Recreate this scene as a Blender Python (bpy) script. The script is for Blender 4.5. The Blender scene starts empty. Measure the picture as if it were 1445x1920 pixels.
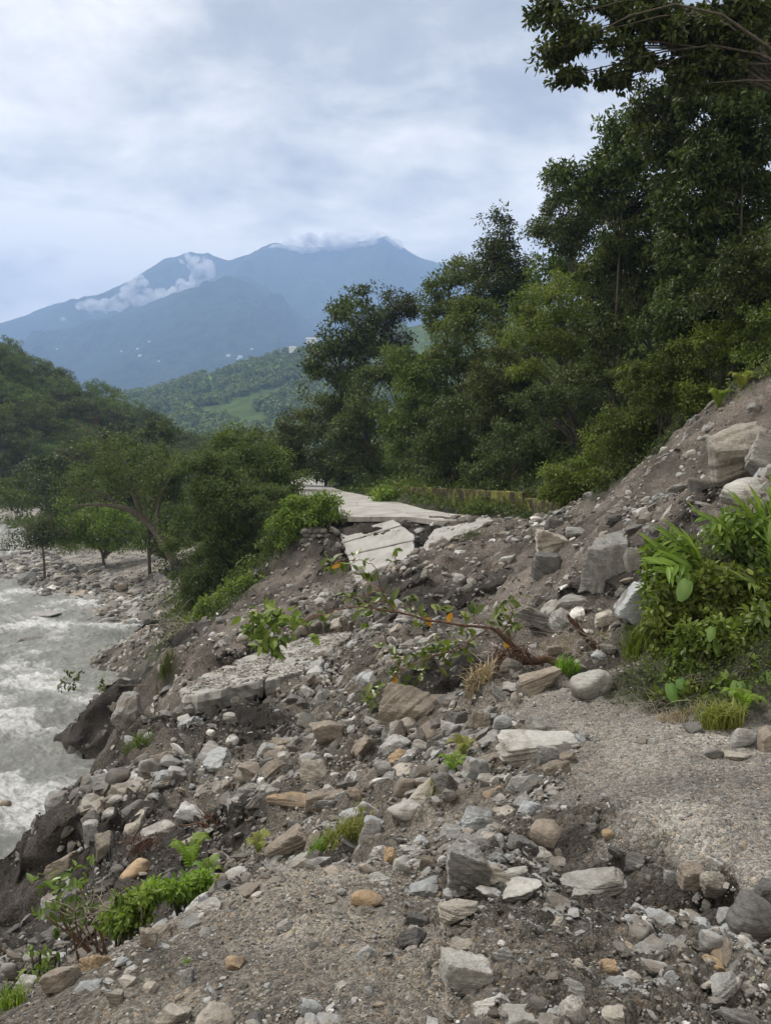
import bpy, math, random
import numpy as np
from mathutils import Vector, Matrix

# ------------------------------------------------------------------ camera, sky, sun, exposure
scene = bpy.context.scene
FPX = 1400.0                      # focal length in pixels of the 1445x1920 photograph
PITCH = math.atan(100.0 / FPX)    # horizon lies 100 px above the centre
cam_d = bpy.data.cameras.new('camera')
cam = bpy.data.objects.new('camera', cam_d)
scene.collection.objects.link(cam)
scene.camera = cam
cam.location = (0, 0, 0)
cam.rotation_euler = (math.pi / 2 - PITCH, 0, 0)
cam_d.sensor_fit = 'VERTICAL'
cam_d.sensor_height = 24.0
cam_d.lens = 24.0 * FPX / 1920.0
cam_d.clip_start = 0.05
cam_d.clip_end = 30000
scene.view_settings.view_transform = 'Standard'
scene.view_settings.look = 'None'
scene.view_settings.exposure = 0.88
scene.view_settings.gamma = 1.0
try:
    scene.cycles.volume_bounces = 2
    scene.cycles.transparent_max_bounces = 12
except Exception:
    pass

SUN_EL, SUN_ROT = math.radians(56), math.radians(-50)   # rotation measured from +Y towards +X
w = bpy.data.worlds.new('World'); scene.world = w; w.use_nodes = True
nt = w.node_tree; nt.nodes.clear()
def N(tree, typ, **kw):
    n = tree.nodes.new(typ)
    for k, v in kw.items():
        setattr(n, k, v)
    return n
def L(tree, a, b): tree.links.new(a, b)
def mathn(t, op, a, b=None, c=None, clamp=False):
    n = N(t, 'ShaderNodeMath', operation=op); n.use_clamp = clamp
    for i, v in enumerate((a, b, c)):
        if v is None: continue
        if isinstance(v, (int, float)): n.inputs[i].default_value = v
        else: L(t, v, n.inputs[i])
    return n.outputs[0]
def ramp(t, fac, stops, interp='LINEAR'):
    r = N(t, 'ShaderNodeValToRGB'); r.color_ramp.interpolation = interp
    el = r.color_ramp.elements
    while len(el) < len(stops): el.new(0.5)
    for e, (p, c) in zip(el, stops):
        e.position = p; e.color = (c[0], c[1], c[2], 1) if not isinstance(c, (int, float)) else (c, c, c, 1)
    L(t, fac, r.inputs[0]); return r.outputs[0]
def mixc(t, fac, a, b, typ='MIX'):
    n = N(t, 'ShaderNodeMix', data_type='RGBA', blend_type=typ)
    if isinstance(fac, (int, float)): n.inputs[0].default_value = fac
    else: L(t, fac, n.inputs[0])
    for i, v in ((6, a), (7, b)):
        if isinstance(v, (tuple, list)): n.inputs[i].default_value = (v[0], v[1], v[2], 1)
        else: L(t, v, n.inputs[i])
    return n.outputs[2]
def noise(t, vec, scale, detail=4, rough=0.55, dist=0.0, out=0):
    n = N(t, 'ShaderNodeTexNoise'); n.inputs['Scale'].default_value = scale
    n.inputs['Detail'].default_value = detail; n.inputs['Roughness'].default_value = rough
    n.inputs['Distortion'].default_value = dist
    if vec is not None: L(t, vec, n.inputs['Vector'])
    return n.outputs[out]
def mapping(t, vec, scale=(1, 1, 1), rot=(0, 0, 0), loc=(0, 0, 0)):
    m = N(t, 'ShaderNodeMapping'); m.inputs['Scale'].default_value = scale
    m.inputs['Rotation'].default_value = rot; m.inputs['Location'].default_value = loc
    L(t, vec, m.inputs['Vector']); return m.outputs[0]

sky = N(nt, 'ShaderNodeTexSky', sky_type='NISHITA'); sky.sun_disc = False
sky.sun_elevation = SUN_EL; sky.sun_rotation = SUN_ROT; sky.altitude = 1200
tc = N(nt, 'ShaderNodeTexCoord'); gen = tc.outputs['Generated']
sp = N(nt, 'ShaderNodeSeparateXYZ'); L(nt, gen, sp.inputs[0])
zz = mathn(nt, 'MAXIMUM', sp.outputs[2], 0.0)
den = mathn(nt, 'ADD', zz, 0.16)
cb = N(nt, 'ShaderNodeCombineXYZ')
L(nt, mathn(nt, 'DIVIDE', sp.outputs[0], den), cb.inputs[0])
L(nt, mathn(nt, 'DIVIDE', sp.outputs[1], den), cb.inputs[1])
pl = cb.outputs[0]
# big soft masses, then billows
big = noise(nt, mapping(nt, pl, (0.75, 1.1, 1), (0, 0, 0.25), (3.1, 0.4, 0)), 1.0, 3, 0.5, 0.3)
mid = noise(nt, mapping(nt, pl, (1.7, 2.2, 1), (0, 0, 0.15), (7, 2, 0)), 1.6, 9, 0.6, 0.35)
puf = noise(nt, mapping(nt, gen, (1.0, 1.0, 1.9), (0, 0, 0), (1.3, 0.2, 0.7)), 6.0, 8, 0.58, 0.3)
elev = sp.outputs[2]
# brightness by elevation of the cloud deck: bright break low over the mountains, dark deck above it, lighter high up
base = ramp(nt, elev, [(0.0, 0.60), (0.18, 0.70), (0.28, 0.84), (0.335, 0.60), (0.42, 0.32), (0.50, 0.36), (0.60, 0.42), (1.0, 0.50)], 'EASE')
side = mathn(nt, 'MULTIPLY', sp.outputs[0], -0.28)
m1 = mathn(nt, 'MULTIPLY', mathn(nt, 'SUBTRACT', big, 0.5), 1.3)
m2 = mathn(nt, 'MULTIPLY', mathn(nt, 'SUBTRACT', mid, 0.5), 1.25)
m3 = mathn(nt, 'MULTIPLY', mathn(nt, 'SUBTRACT', puf, 0.5), 1.25)
val = mathn(nt, 'ADD', mathn(nt, 'ADD', mathn(nt, 'ADD', base, side), m1), mathn(nt, 'ADD', m2, m3))
cloud_col = ramp(nt, val, [(0.0, (0.26, 0.24, 0.205)), (0.28, (0.38, 0.355, 0.305)), (0.50, (0.59, 0.545, 0.46)),
                           (0.72, (0.80, 0.735, 0.62)), (0.95, (1.02, 0.93, 0.79))])
bg1 = N(nt, 'ShaderNodeBackground'); L(nt, sky.outputs[0], bg1.inputs[0]); bg1.inputs[1].default_value = 0.1
bg2 = N(nt, 'ShaderNodeBackground'); L(nt, cloud_col, bg2.inputs[0]); bg2.inputs[1].default_value = 1.05
mx = N(nt, 'ShaderNodeMixShader'); mx.inputs[0].default_value = 0.93
L(nt, bg1.outputs[0], mx.inputs[1]); L(nt, bg2.outputs[0], mx.inputs[2])
wo = N(nt, 'ShaderNodeOutputWorld'); L(nt, mx.outputs[0], wo.inputs[0])

sd = bpy.data.lights.new('sun', 'SUN'); sd.energy = 2.7; sd.angle = math.radians(10); sd.color = (1.0, 0.94, 0.85)
sun = bpy.data.objects.new('sun', sd); scene.collection.objects.link(sun)
sdir = Vector((math.sin(SUN_ROT) * math.cos(SUN_EL), math.cos(SUN_ROT) * math.cos(SUN_EL), math.sin(SUN_EL)))
sun.rotation_euler = sdir.to_track_quat('Z', 'Y').to_euler()

# ------------------------------------------------------------------ helpers
C = scene.collection
HAZE_COL = (0.44, 0.63, 1.0, 1)
HAZE_DEN = 0.00027
CT, ST = math.cos(PITCH), math.sin(PITCH)
def P(px, py, D):
    """world point seen at photograph pixel (px,py) that lies D metres ahead"""
    a = (px - 722.5) / FPX; b = (960.0 - py) / FPX
    y = CT + b * ST; z = -ST + b * CT
    s = D / y
    return np.array((a * s, D, z * s))
def proj(p):
    p = np.asarray(p, float); x, y, z = p[..., 0], p[..., 1], p[..., 2]
    d = y * CT - z * ST; u = y * ST + z * CT
    d = np.where(d < 0.05, 0.05, d)
    return 722.5 + FPX * x / d, 960.0 - FPX * u / d
RNG = np.random.default_rng(7)
_perm = np.random.default_rng(11).permutation(256).astype(np.int64); _perm = np.concatenate([_perm, _perm, _perm])
_grad = np.random.default_rng(12).normal(size=(256, 3)); _grad /= np.linalg.norm(_grad, axis=1)[:, None]
def perlin(x, y, z=None):
    x = np.asarray(x, float); y = np.asarray(y, float)
    z = np.zeros_like(x) if z is None else np.asarray(z, float)
    xi, yi, zi = np.floor(x).astype(np.int64), np.floor(y).astype(np.int64), np.floor(z).astype(np.int64)
    xf, yf, zf = x - xi, y - yi, z - zi
    u, v, ww = [q * q * q * (q * (q * 6 - 15) + 10) for q in (xf, yf, zf)]
    xi &= 255; yi &= 255; zi &= 255
    r = 0
    for i in (0, 1):
        for j in (0, 1):
            for k in (0, 1):
                g = _grad[_perm[_perm[_perm[(xi + i) & 255] + ((yi + j) & 255)] + ((zi + k) & 255)] & 255]
                d = g[..., 0] * (xf - i) + g[..., 1] * (yf - j) + g[..., 2] * (zf - k)
                r = r + d * (u if i else 1 - u) * (v if j else 1 - v) * (ww if k else 1 - ww)
    return r * 1.5
def fbm(x, y, z=None, o=4, g=0.5, ridged=False):
    r = 0; a = 1.0; f = 1.0; z = np.zeros_like(np.asarray(x, float)) if z is None else z
    for i in range(o):
        n = perlin(x * f + 17.3 * i, y * f + 5.1 * i, z * f + 9.7 * i)
        if ridged: n = 0.5 - np.abs(n)
        r = r + a * n; a *= g; f *= 2.03
    return r
def smoothstep(a, b, x):
    t = np.clip((x - a) / (b - a), 0, 1); return t * t * (3 - 2 * t)

def mesh(name, V, F, mat=None, smooth=False, tint=None, col=None):
    me = bpy.data.meshes.new(name)
    V = np.asarray(V, np.float32).reshape(-1, 3)
    if not (isinstance(F, list) and isinstance(F[0], np.ndarray)): F = [F]
    F = [np.asarray(f, np.int32) for f in F if len(f)]
    nl = sum(f.size for f in F); npoly = sum(len(f) for f in F)
    me.vertices.add(len(V)); me.vertices.foreach_set('co', V.ravel())
    me.loops.add(nl); me.loops.foreach_set('vertex_index', np.concatenate([f.ravel() for f in F]).astype(np.int32))
    tot = np.concatenate([np.full(len(f), f.shape[1], np.int32) for f in F])
    st = np.concatenate([[0], np.cumsum(tot)[:-1]]).astype(np.int32)
    me.polygons.add(npoly); me.polygons.foreach_set('loop_start', st)
    try: me.polygons.foreach_set('loop_total', tot)
    except Exception: pass
    me.update(calc_edges=True)
    me.polygons.foreach_set('use_smooth', np.full(npoly, bool(smooth)))
    if tint is not None:
        a = me.attributes.new('tint', 'FLOAT', 'POINT'); a.data.foreach_set('value', np.asarray(tint, np.float32).ravel())
    if col is not None:
        a = me.attributes.new('soil', 'FLOAT_COLOR', 'POINT')
        cc = np.ones((len(V), 4), np.float32); cc[:, :3] = col; a.data.foreach_set('color', cc.ravel())
    if mat is not None: me.materials.append(mat)
    return me
class Geo:
    def __init__(s): s.V = []; s.F = {}; s.T = []; s.n = 0
    def add(s, V, F, tint=None):
        V = np.asarray(V, float).reshape(-1, 3); F = np.asarray(F)
        if len(V) == 0: return
        s.V.append(V); s.F.setdefault(F.shape[1], []).append(F + s.n)
        t = np.full(len(V), 0.5) if tint is None else (np.full(len(V), tint) if np.isscalar(tint) else np.asarray(tint))
        s.T.append(t); s.n += len(V)
    def mesh(s, name, mat, smooth=False):
        return mesh(name, np.concatenate(s.V), [np.concatenate(v) for v in s.F.values()], mat, smooth, np.concatenate(s.T))
def obj(name, me, parent=None, loc=None):
    o = bpy.data.objects.new(name, me); C.objects.link(o)
    if parent is not None: o.parent = parent
    if loc is not None: o.location = loc
    return o
def tag(o, label=None, cat=None, group=None, kind=None):
    if label: o['label'] = label
    if cat: o['category'] = cat
    if group: o['group'] = group
    if kind: o['kind'] = kind
    return o
def thing(name, label, cat, loc=(0, 0, 0), group=None, rz=0, kind=None):
    o = bpy.data.objects.new(name, None); C.objects.link(o); o.location = tuple(map(float, loc)); o.rotation_euler.z = rz
    o.empty_display_size = 0.2
    return tag(o, label, cat, group, kind)
def copy_tree(o, parent=None):
    c = o.copy(); C.objects.link(c); c.parent = parent
    for ch in [q for q in o.children]: copy_tree(ch, c)
    return c
def rotmats(axis_z, spin):
    """rotation matrices whose local Z is axis_z, spun by angle about it; columns are local axes"""
    z = axis_z / np.maximum(np.linalg.norm(axis_z, axis=1)[:, None], 1e-9)
    h = np.where(np.abs(z[:, 2:3]) > 0.95, np.array([[1.0, 0, 0]]), np.array([[0, 0, 1.0]]))
    x = np.cross(h, z); x /= np.linalg.norm(x, axis=1)[:, None]; y = np.cross(z, x)
    c, s = np.cos(spin)[:, None], np.sin(spin)[:, None]
    return np.stack([x * c + y * s, -x * s + y * c, z], axis=2)
def frames(ydir, nrm):
    """local Y along ydir, local Z near nrm"""
    y = ydir / np.maximum(np.linalg.norm(ydir, axis=1)[:, None], 1e-9)
    x = np.cross(y, nrm); l = np.linalg.norm(x, axis=1)[:, None]
    x = np.where(l < 1e-4, np.array([[1.0, 0, 0]]), x / np.maximum(l, 1e-9)); z = np.cross(x, y)
    return np.stack([x, y, z], axis=2)
def stamp(geo, tv, tf, R, S, T, tint):
    n = len(T); tv = np.asarray(tv, float)
    S = np.asarray(S, float)
    if S.ndim == 1: S = np.repeat(S[:, None], 3, 1)
    V = np.einsum('nij,nkj->nki', R, tv[None] * S[:, None, :]) + T[:, None, :]
    F = np.asarray(tf)[None] + (np.arange(n) * len(tv))[:, None, None]
    geo.add(V.reshape(-1, 3), F.reshape(-1, np.asarray(tf).shape[1]), np.repeat(tint, len(tv)))
def rand_dirs(n, rng):
    d = rng.normal(size=(n, 3)); return d / np.linalg.norm(d, axis=1)[:, None]
def tube(geo, pts, rad, sides=6, tint=0.5, cap=True):
    pts = np.asarray(pts, float); n = len(pts); rad = np.broadcast_to(np.asarray(rad, float), (n,))
    d = np.gradient(pts, axis=0); d /= np.maximum(np.linalg.norm(d, axis=1)[:, None], 1e-9)
    ref = np.array([0.3, 0.9, 0.2]) if abs(d[0][2]) > 0.8 else np.array([0, 0, 1.0])
    x = np.cross(d, ref); x /= np.maximum(np.linalg.norm(x, axis=1)[:, None], 1e-6); y = np.cross(d, x)
    a = np.linspace(0, 2 * math.pi, sides, endpoint=False)
    V = pts[:, None] + rad[:, None, None] * (np.cos(a)[None, :, None] * x[:, None] + np.sin(a)[None, :, None] * y[:, None])
    i = np.arange(n - 1)[:, None]; j = np.arange(sides)[None]
    q = np.stack([i * sides + j, i * sides + (j + 1) % sides, (i + 1) * sides + (j + 1) % sides, (i + 1) * sides + j], 2).reshape(-1, 4)
    V = V.reshape(-1, 3)
    if cap:
        V = np.vstack([V, pts[-1:], pts[:1]]); m = n * sides
        base = (n - 1) * sides; jj = np.arange(sides)
        e = np.stack([base + jj, base + (jj + 1) % sides, np.full(sides, m), np.full(sides, m)], 1)
        geo.add(V, q, tint)
        off = geo.n - len(V)
        geo.F.setdefault(3, []).append(np.stack([base + jj, base + (jj + 1) % sides, np.full(sides, m)], 1) + off)
        geo.F[3].append(np.stack([(jj + 1) % sides, jj, np.full(sides, m + 1)], 1) + off)
    else: geo.add(V, q, tint)
def spline(ctrl, n):
    c = np.asarray(ctrl, float); m = len(c)
    if m == 2:
        t = np.linspace(0, 1, n)[:, None]; return c[0] * (1 - t) + c[1] * t
    e = np.vstack([2 * c[0] - c[1], c, 2 * c[-1] - c[-2]]); out = []
    for t in np.linspace(0, m - 1 - 1e-6, n):
        i = int(t); f = t - i; p0, p1, p2, p3 = e[i:i + 4]
        out.append(0.5 * ((2 * p1) + (-p0 + p2) * f + (2 * p0 - 5 * p1 + 4 * p2 - p3) * f * f + (-p0 + 3 * p1 - 3 * p2 + p3) * f ** 3))
    return np.array(out)
# leaf templates: local Y = along the leaf, Z = its face, base at the origin, unit length
LEAF4 = (np.array([(0, 0, 0), (0.22, 0.45, 0.05), (0, 1, -0.06), (-0.22, 0.45, 0.05)]), np.array([(0, 1, 2, 3)]))
def leaf_fine(wid=0.25, fold=0.07, droop=0.12):
    ys = [0.0, 0.18, 0.45, 0.75, 1.0]; ws = [0.0, 0.75, 1.0, 0.66, 0.0]
    V = []; F = []
    for y, q in zip(ys, ws):
        z = -droop * y * y
        V += [(-wid * q, y, z + fold * q), (0, y, z), (wid * q, y, z + fold * q)]
    for i in range(4):
        a = 3 * i; b = a + 3
        F += [(a, a + 1, b + 1, b), (a + 1, a + 2, b + 2, b + 1)]
    return np.array(V), np.array(F)
LEAFF = leaf_fine()
LONG = leaf_fine(0.09, 0.02, 0.35)
# ------------------------------------------------------------------ materials
def newmat(name):
    m = bpy.data.materials.new(name); m.use_nodes = True; t = m.node_tree; t.nodes.clear()
    o = N(t, 'ShaderNodeOutputMaterial'); b = N(t, 'ShaderNodeBsdfPrincipled'); L(t, b.outputs[0], o.inputs[0])
    return m, t, b, o
def attr(t, name, out='Fac'):
    a = N(t, 'ShaderNodeAttribute'); a.attribute_name = name; return a.outputs[out]
def leafmat(name, dark, light, rough=0.5, transl=0.25, vary=0.35, spec=0.35):
    m, t, b, o = newmat(name)
    c = mixc(t, attr(t, 'tint'), dark, light)
    oi = N(t, 'ShaderNodeObjectInfo')
    v = mathn(t, 'ADD', mathn(t, 'MULTIPLY', oi.outputs['Random'], vary), 1 - vary / 2)
    hs = N(t, 'ShaderNodeHueSaturation'); L(t, v, hs.inputs['Value']); L(t, c, hs.inputs['Color'])
    L(t, mathn(t, 'ADD', mathn(t, 'MULTIPLY', oi.outputs['Random'], 0.03), 0.485), hs.inputs['Hue'])
    L(t, hs.outputs[0], b.inputs['Base Color']); b.inputs['Roughness'].default_value = rough
    b.inputs['Specular IOR Level'].default_value = spec
    tr = N(t, 'ShaderNodeBsdfTranslucent'); L(t, mixc(t, 1.0, hs.outputs[0], (1.3, 1.5, 0.7), 'MULTIPLY'), tr.inputs[0])
    ms = N(t, 'ShaderNodeMixShader'); ms.inputs[0].default_value = transl
    L(t, b.outputs[0], ms.inputs[1]); L(t, tr.outputs[0], ms.inputs[2]); L(t, ms.outputs[0], o.inputs[0])
    return m
def bump(t, b, h, strength=0.5, dist=0.05):
    n = N(t, 'ShaderNodeBump'); n.inputs['Strength'].default_value = strength; n.inputs['Distance'].default_value = dist
    L(t, h, n.inputs['Height']); L(t, n.outputs[0], b.inputs['Normal']); return n
def barkmat(name, c1, c2, sc=14):
    m, t, b, o = newmat(name); g = N(t, 'ShaderNodeTexCoord').outputs['Object']
    n = noise(t, mapping(t, g, (1, 1, 0.3)), sc, 6, 0.65, 0.4)
    L(t, ramp(t, n, [(0.3, c1), (0.7, c2)]), b.inputs['Base Color']); b.inputs['Roughness'].default_value = 0.9
    bump(t, b, n, 0.7, 0.03); return m
M = {}
M['leaf_dark'] = leafmat('dark_glossy_leaves', (0.030, 0.042, 0.012), (0.095, 0.122, 0.032), 0.5, 0.2, 0.4, 0.25)
M['leaf_mid'] = leafmat('mid_green_leaves', (0.046, 0.064, 0.015), (0.145, 0.18, 0.042), 0.55, 0.25, 0.35, 0.2)
M['leaf_olive'] = leafmat('olive_leaves', (0.042, 0.056, 0.018), (0.13, 0.155, 0.048), 0.6, 0.25, 0.3, 0.2)
M['leaf_lime'] = leafmat('bright_green_leaves', (0.065, 0.10, 0.016), (0.21, 0.27, 0.05), 0.55, 0.3, 0.3, 0.25)
M['leaf_fresh'] = leafmat('fresh_leaves', (0.05, 0.085, 0.016), (0.19, 0.26, 0.045), 0.38, 0.3, 0.2, 0.5)
M['leaf_bank'] = leafmat('bank_leaves', (0.05, 0.078, 0.016), (0.20, 0.255, 0.05), 0.5, 0.35, 0.3, 0.25)
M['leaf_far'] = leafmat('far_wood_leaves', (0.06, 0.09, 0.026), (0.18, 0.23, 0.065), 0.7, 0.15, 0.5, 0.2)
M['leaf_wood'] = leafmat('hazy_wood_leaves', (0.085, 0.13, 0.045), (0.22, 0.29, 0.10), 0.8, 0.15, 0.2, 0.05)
M['leaf_fern'] = leafmat('fern_fronds', (0.08, 0.14, 0.02), (0.26, 0.36, 0.06), 0.5, 0.45, 0.2)
M['leaf_grass'] = leafmat('yellow_grass', (0.12, 0.14, 0.03), (0.28, 0.29, 0.07), 0.6, 0.3, 0.2)
M['leaf_yellow'] = leafmat('dying_leaves', (0.5, 0.24, 0.02), (0.75, 0.42, 0.04), 0.5, 0.3, 0.2)
M['straw'] = leafmat('dry_straw', (0.22, 0.17, 0.10), (0.48, 0.40, 0.26), 0.8, 0.1, 0.2)
M['bark'] = barkmat('grey_brown_bark', (0.035, 0.028, 0.02), (0.13, 0.11, 0.085))
M['bark_pale'] = barkmat('pale_bark', (0.16, 0.14, 0.11), (0.36, 0.32, 0.26))
M['wood_wet'] = barkmat('wet_red_brown_wood', (0.035, 0.018, 0.01), (0.19, 0.105, 0.065), 22)
M['twig_red'] = barkmat('reddish_twig', (0.10, 0.05, 0.025), (0.24, 0.14, 0.08), 30)
# ------------------------------------------------------------------ the ground: measured points, each with a kind of soil
# kinds: G fine gravel track, M gravelly mound, R rubble, S slide soil, D dark wet earth, V vegetated, B river bar, W river bed
CP = """0,1920,2.9,M 350,1920,2.4,M 700,1920,2.25,M 1100,1920,2.3,R 1445,1920,2.35,R 200,1830,3,M 450,1780,3.1,M 650,1750,3.1,M
400,1690,3.9,M 560,1640,4.1,M 700,1650,3.9,M 560,1690,5.3,D 400,1760,5.2,D 250,1850,4.6,D 100,1850,3.6,M 0,1900,3.8,R 20,1830,4.6,R
150,1760,7,D 300,1700,6.5,D 30,1780,7.5,D 60,1700,9.6,D 80,1560,10.6,D 150,1495,11,D 100,1620,10,D 150,1700,8.8,D 0,1660,10.3,D 0,1760,9,D
220,1500,10.5,R 250,1620,8.6,D 250,1560,9.2,D 200,1440,13,R 330,1560,8.8,D 400,1600,7.4,D 350,1500,10,R 450,1520,8.8,R 500,1590,6.8,R
600,1580,6.3,R 700,1590,5.4,R 760,1540,5.6,R 650,1500,7.3,R 560,1450,9,R 300,1420,13.5,R 230,1385,16.5,R 400,1400,12.8,D 480,1400,12,D
330,1360,15.5,R 450,1350,14.5,D 600,1380,11.5,R 560,1320,15,R 650,1300,14,R 700,1220,16,R 650,1180,20.5,R 600,1250,18.5,D 480,1275,18.5,D
390,1330,16.6,D 330,1290,18.5,S 260,1350,21,R 300,1240,24,S 210,1265,26,D 230,1330,25,D 330,1195,29,D 420,1210,25,S 400,1170,30,V
500,1140,27,S 560,1080,29,S 540,1180,24,S 620,1060,29,D 600,1010,31,D 560,1000,33,V 640,1110,26,R 700,1085,27,R 700,1015,30,D 780,1010,29,D
760,988,31,D 780,1100,22,D 800,1065,22.5,S 900,1060,21.5,S 900,1120,19.5,D 800,1150,19,D 850,1020,25.5,S 950,1000,26,S 960,985,28,S
900,985,29,S 1000,1060,20,S 1000,1100,17.5,S 950,1160,15.5,S 870,1220,13.5,R 780,1250,12.5,R 850,1290,10.5,D 770,1320,10.5,D 700,1400,9.5,R
800,1400,8,R 850,1350,8.6,R 930,1340,8,R 900,1420,6.8,R 850,1500,5.8,R 950,1520,5.2,R 1000,1440,6,R 1050,1370,6.6,G 1000,1320,7.8,G
920,1310,8.6,D 1100,1240,10,S 1000,1230,11.5,S 955,1285,9.8,D 1050,1180,12.5,S 1180,1270,8.6,S 1200,1200,10.5,S 1200,1350,6.6,G
1300,1370,6,G 1445,1400,5.4,G 1445,1500,4.3,G 1300,1450,4.9,G 1150,1420,5.5,G 1120,1500,4.7,G 1250,1530,4.2,G 1445,1610,3.65,G
1300,1590,3.8,G 1150,1570,4.05,G 1060,1560,4.3,R 1150,1675,3.95,D 1250,1712,3.7,D 1350,1735,3.48,D 1445,1745,3.25,D 1060,1640,4.25,D 1400,1640,3.5,G
1000,1640,4.1,R 900,1680,3.8,R 850,1750,3.3,R 1050,1750,3.2,R 1250,1760,3.1,R 1445,1800,2.7,R 1000,1850,2.6,R 750,1690,3.7,M
1330,1820,2.7,R 1260,1335,7.1,V 1250,1200,8.5,V 1350,1350,6.5,V 1350,1200,7.8,V 1445,1250,7,V 1445,1100,8.3,V 1330,1060,9,V
1250,1080,9.8,V 1445,1000,9.5,V 1210,1140,11.5,S 1130,1120,13.5,D 1080,1100,15,S 1060,1020,18.5,S 1080,990,22,S 1020,985,25,R
1150,1000,16.5,S 1200,970,16.5,R 1280,960,15,S 1330,940,14,D 1400,960,12,R 1445,900,13.5,R 1400,900,14.8,R 1300,900,17,S 1200,900,20,S
1130,950,22.5,S 1250,850,20,S 1350,800,18,S 1330,780,20,S 1445,760,17,S 1445,690,18.5,V 1400,720,19.5,V 1290,810,22,V 1180,880,25,V
1100,950,28,V 200,1150,47,B 300,1100,54,B 250,1060,62,G 150,1075,62,B 100,1100,57,B 0,1112,56.5,W 0,1070,65,B 50,1050,72,B 0,1033,82,W
270,1045,66,G 225,1052,66,G 180,1040,72,G 120,1020,84,V 200,1025,80,V 100,1165,46,W 230,1368,26.8,W 230,1215,41,W 330,1150,44,B 360,1120,42,V
300,1180,36,R 100,1130,52,B"""
RAW = """-2,-1,-1.8,M 2,-1,-1.7,R -2,.5,-1.85,M 2,.5,-1.7,R 0,.5,-1.75,M 5,0,-1.5,V -5,0,-3.2,R -8,2,-6,R -13,0,-11.5,W -4,4.5,-4.2,R
-6,5,-5.6,R -8.5,7,-7.5,R -11,9,-10,W -13,12,-11.5,W -18,20,-11.8,W -7.0,12.4,-8.6,D -5.6,12.4,-8.0,D -5.2,13.2,-8,D -8.3,13.5,-11,W -6.8,15,-11.3,W
-6.6,17.5,-11.5,W -5.6,15.8,-8.8,W -6.8,19,-11,W -7.5,22,-11.5,W -9.8,28,-10.9,W -10.6,31,-10.7,W -9,36,-10.5,R
-23,50,-11,W -16,30,-11.5,W -40,60,-11,W -60,100,-11,W -30,30,-11.5,W -28,88,-11,W -50,95,-11,W -64,125,-9.5,B -70,138,-8,V -49,110,-9.2,V
-37,100,-8.5,V -27,90,-8,V -16,16,-11.6,W -25,8,-11.6,W -40,25,-9.5,R -48,50,-9,R -90,80,-9,B
12,26,4,V 16,30,7,V 13,36,4,V 9,40,.5,V 7.8,33,-1.2,V 20,20,8,V 14,16,5,V 12,12,3,V 9.5,8,-.2,V 8,4,-1,V 8,0,-1,V 14,4,3,V 20,8,9,V
30,20,15,V 30,40,16,V 20,45,9,V 12,50,3.5,V 4,50,-1.4,V 9,60,3,V 2,62,-1.5,V 20,70,12,V -1,75,-1,V 10,90,6,V -5,76,-2,V -7,100,-1.5,V 10,130,7,V
40,100,24,V 45,70,27,V 70,130,40,V -7,130,0,V -3.6,34,-3.3,V -5,38,-4,V -7,45,-4.4,V -10,55,-4.5,V -13,70,-5.5,V -14,90,-6,V -14,130,-6,V
-9,38,-8,V -8.4,33,-7,V -12,45,-8.8,V -15,55,-9,V -18,70,-8.8,V -20,85,-8.5,V 6.5,31,-2.3,V 5,34,-2.4,V 3,38,-2.4,V 0,47,-2.4,V"""
KN = 'GMRSDVBW'
KCOL = {'G': (0.285, 0.268, 0.24), 'M': (0.235, 0.213, 0.18), 'R': (0.175, 0.158, 0.135), 'S': (0.155, 0.135, 0.118), 'D': (0.062, 0.055, 0.048),
        'V': (0.045, 0.052, 0.026), 'B': (0.26, 0.245, 0.225), 'W': (0.14, 0.135, 0.12)}
KROUGH = {'G': 0.035, 'M': 0.07, 'R': 0.27, 'S': 0.23, 'D': 0.36, 'V': 0.3, 'B': 0.16, 'W': 0.1}
pts, cls = [], []
for s in CP.split():
    a = s.split(','); pts.append(P(float(a[0]), float(a[1]), float(a[2]))); cls.append(KN.index(a[3]))
for s in RAW.split():
    a = s.split(','); pts.append((float(a[0]), float(a[1]), float(a[2]))); cls.append(KN.index(a[3]))
pts = np.array(pts); cls = np.array(cls)
def uv(x, y): return np.asarray(x) / (np.asarray(y) + 2.0), np.log(np.maximum(np.asarray(y) + 2.0, 0.05))
cu, cv = uv(pts[:, 0], pts[:, 1]); CPT = np.stack([cu, cv], 1)
def rk(d): return np.sqrt(d * d + 0.0004)
_D = rk(np.linalg.norm(CPT[:, None] - CPT[None], axis=2)); n_ = len(CPT)
_A = np.zeros((n_ + 3, n_ + 3)); _A[:n_, :n_] = _D - 0.003 * np.eye(n_); _A[:n_, n_] = 1; _A[:n_, n_ + 1:] = CPT
_A[n_, :n_] = 1; _A[n_ + 1:, :n_] = CPT.T
_W = np.linalg.solve(_A, np.concatenate([pts[:, 2] / (pts[:, 1] + 2), np.zeros(3)]))
ONE = np.eye(8)[cls]
ROAD = np.array([(28, -1.0, 4.6), (31, -1.55, 4.4), (34, -2.1, 3.2), (38, -2.8, 1.6), (45, -4.6, -.1), (55, -7, -3.0), (65, -8.6, -4.9), (75, -9.6, -6.0), (90, -10.5, -7), (112, -11, -8)])
ROADZ = -2.42
def roadlr(y): return np.interp(y, ROAD[:, 0], ROAD[:, 1]), np.interp(y, ROAD[:, 0], ROAD[:, 2])
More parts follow.
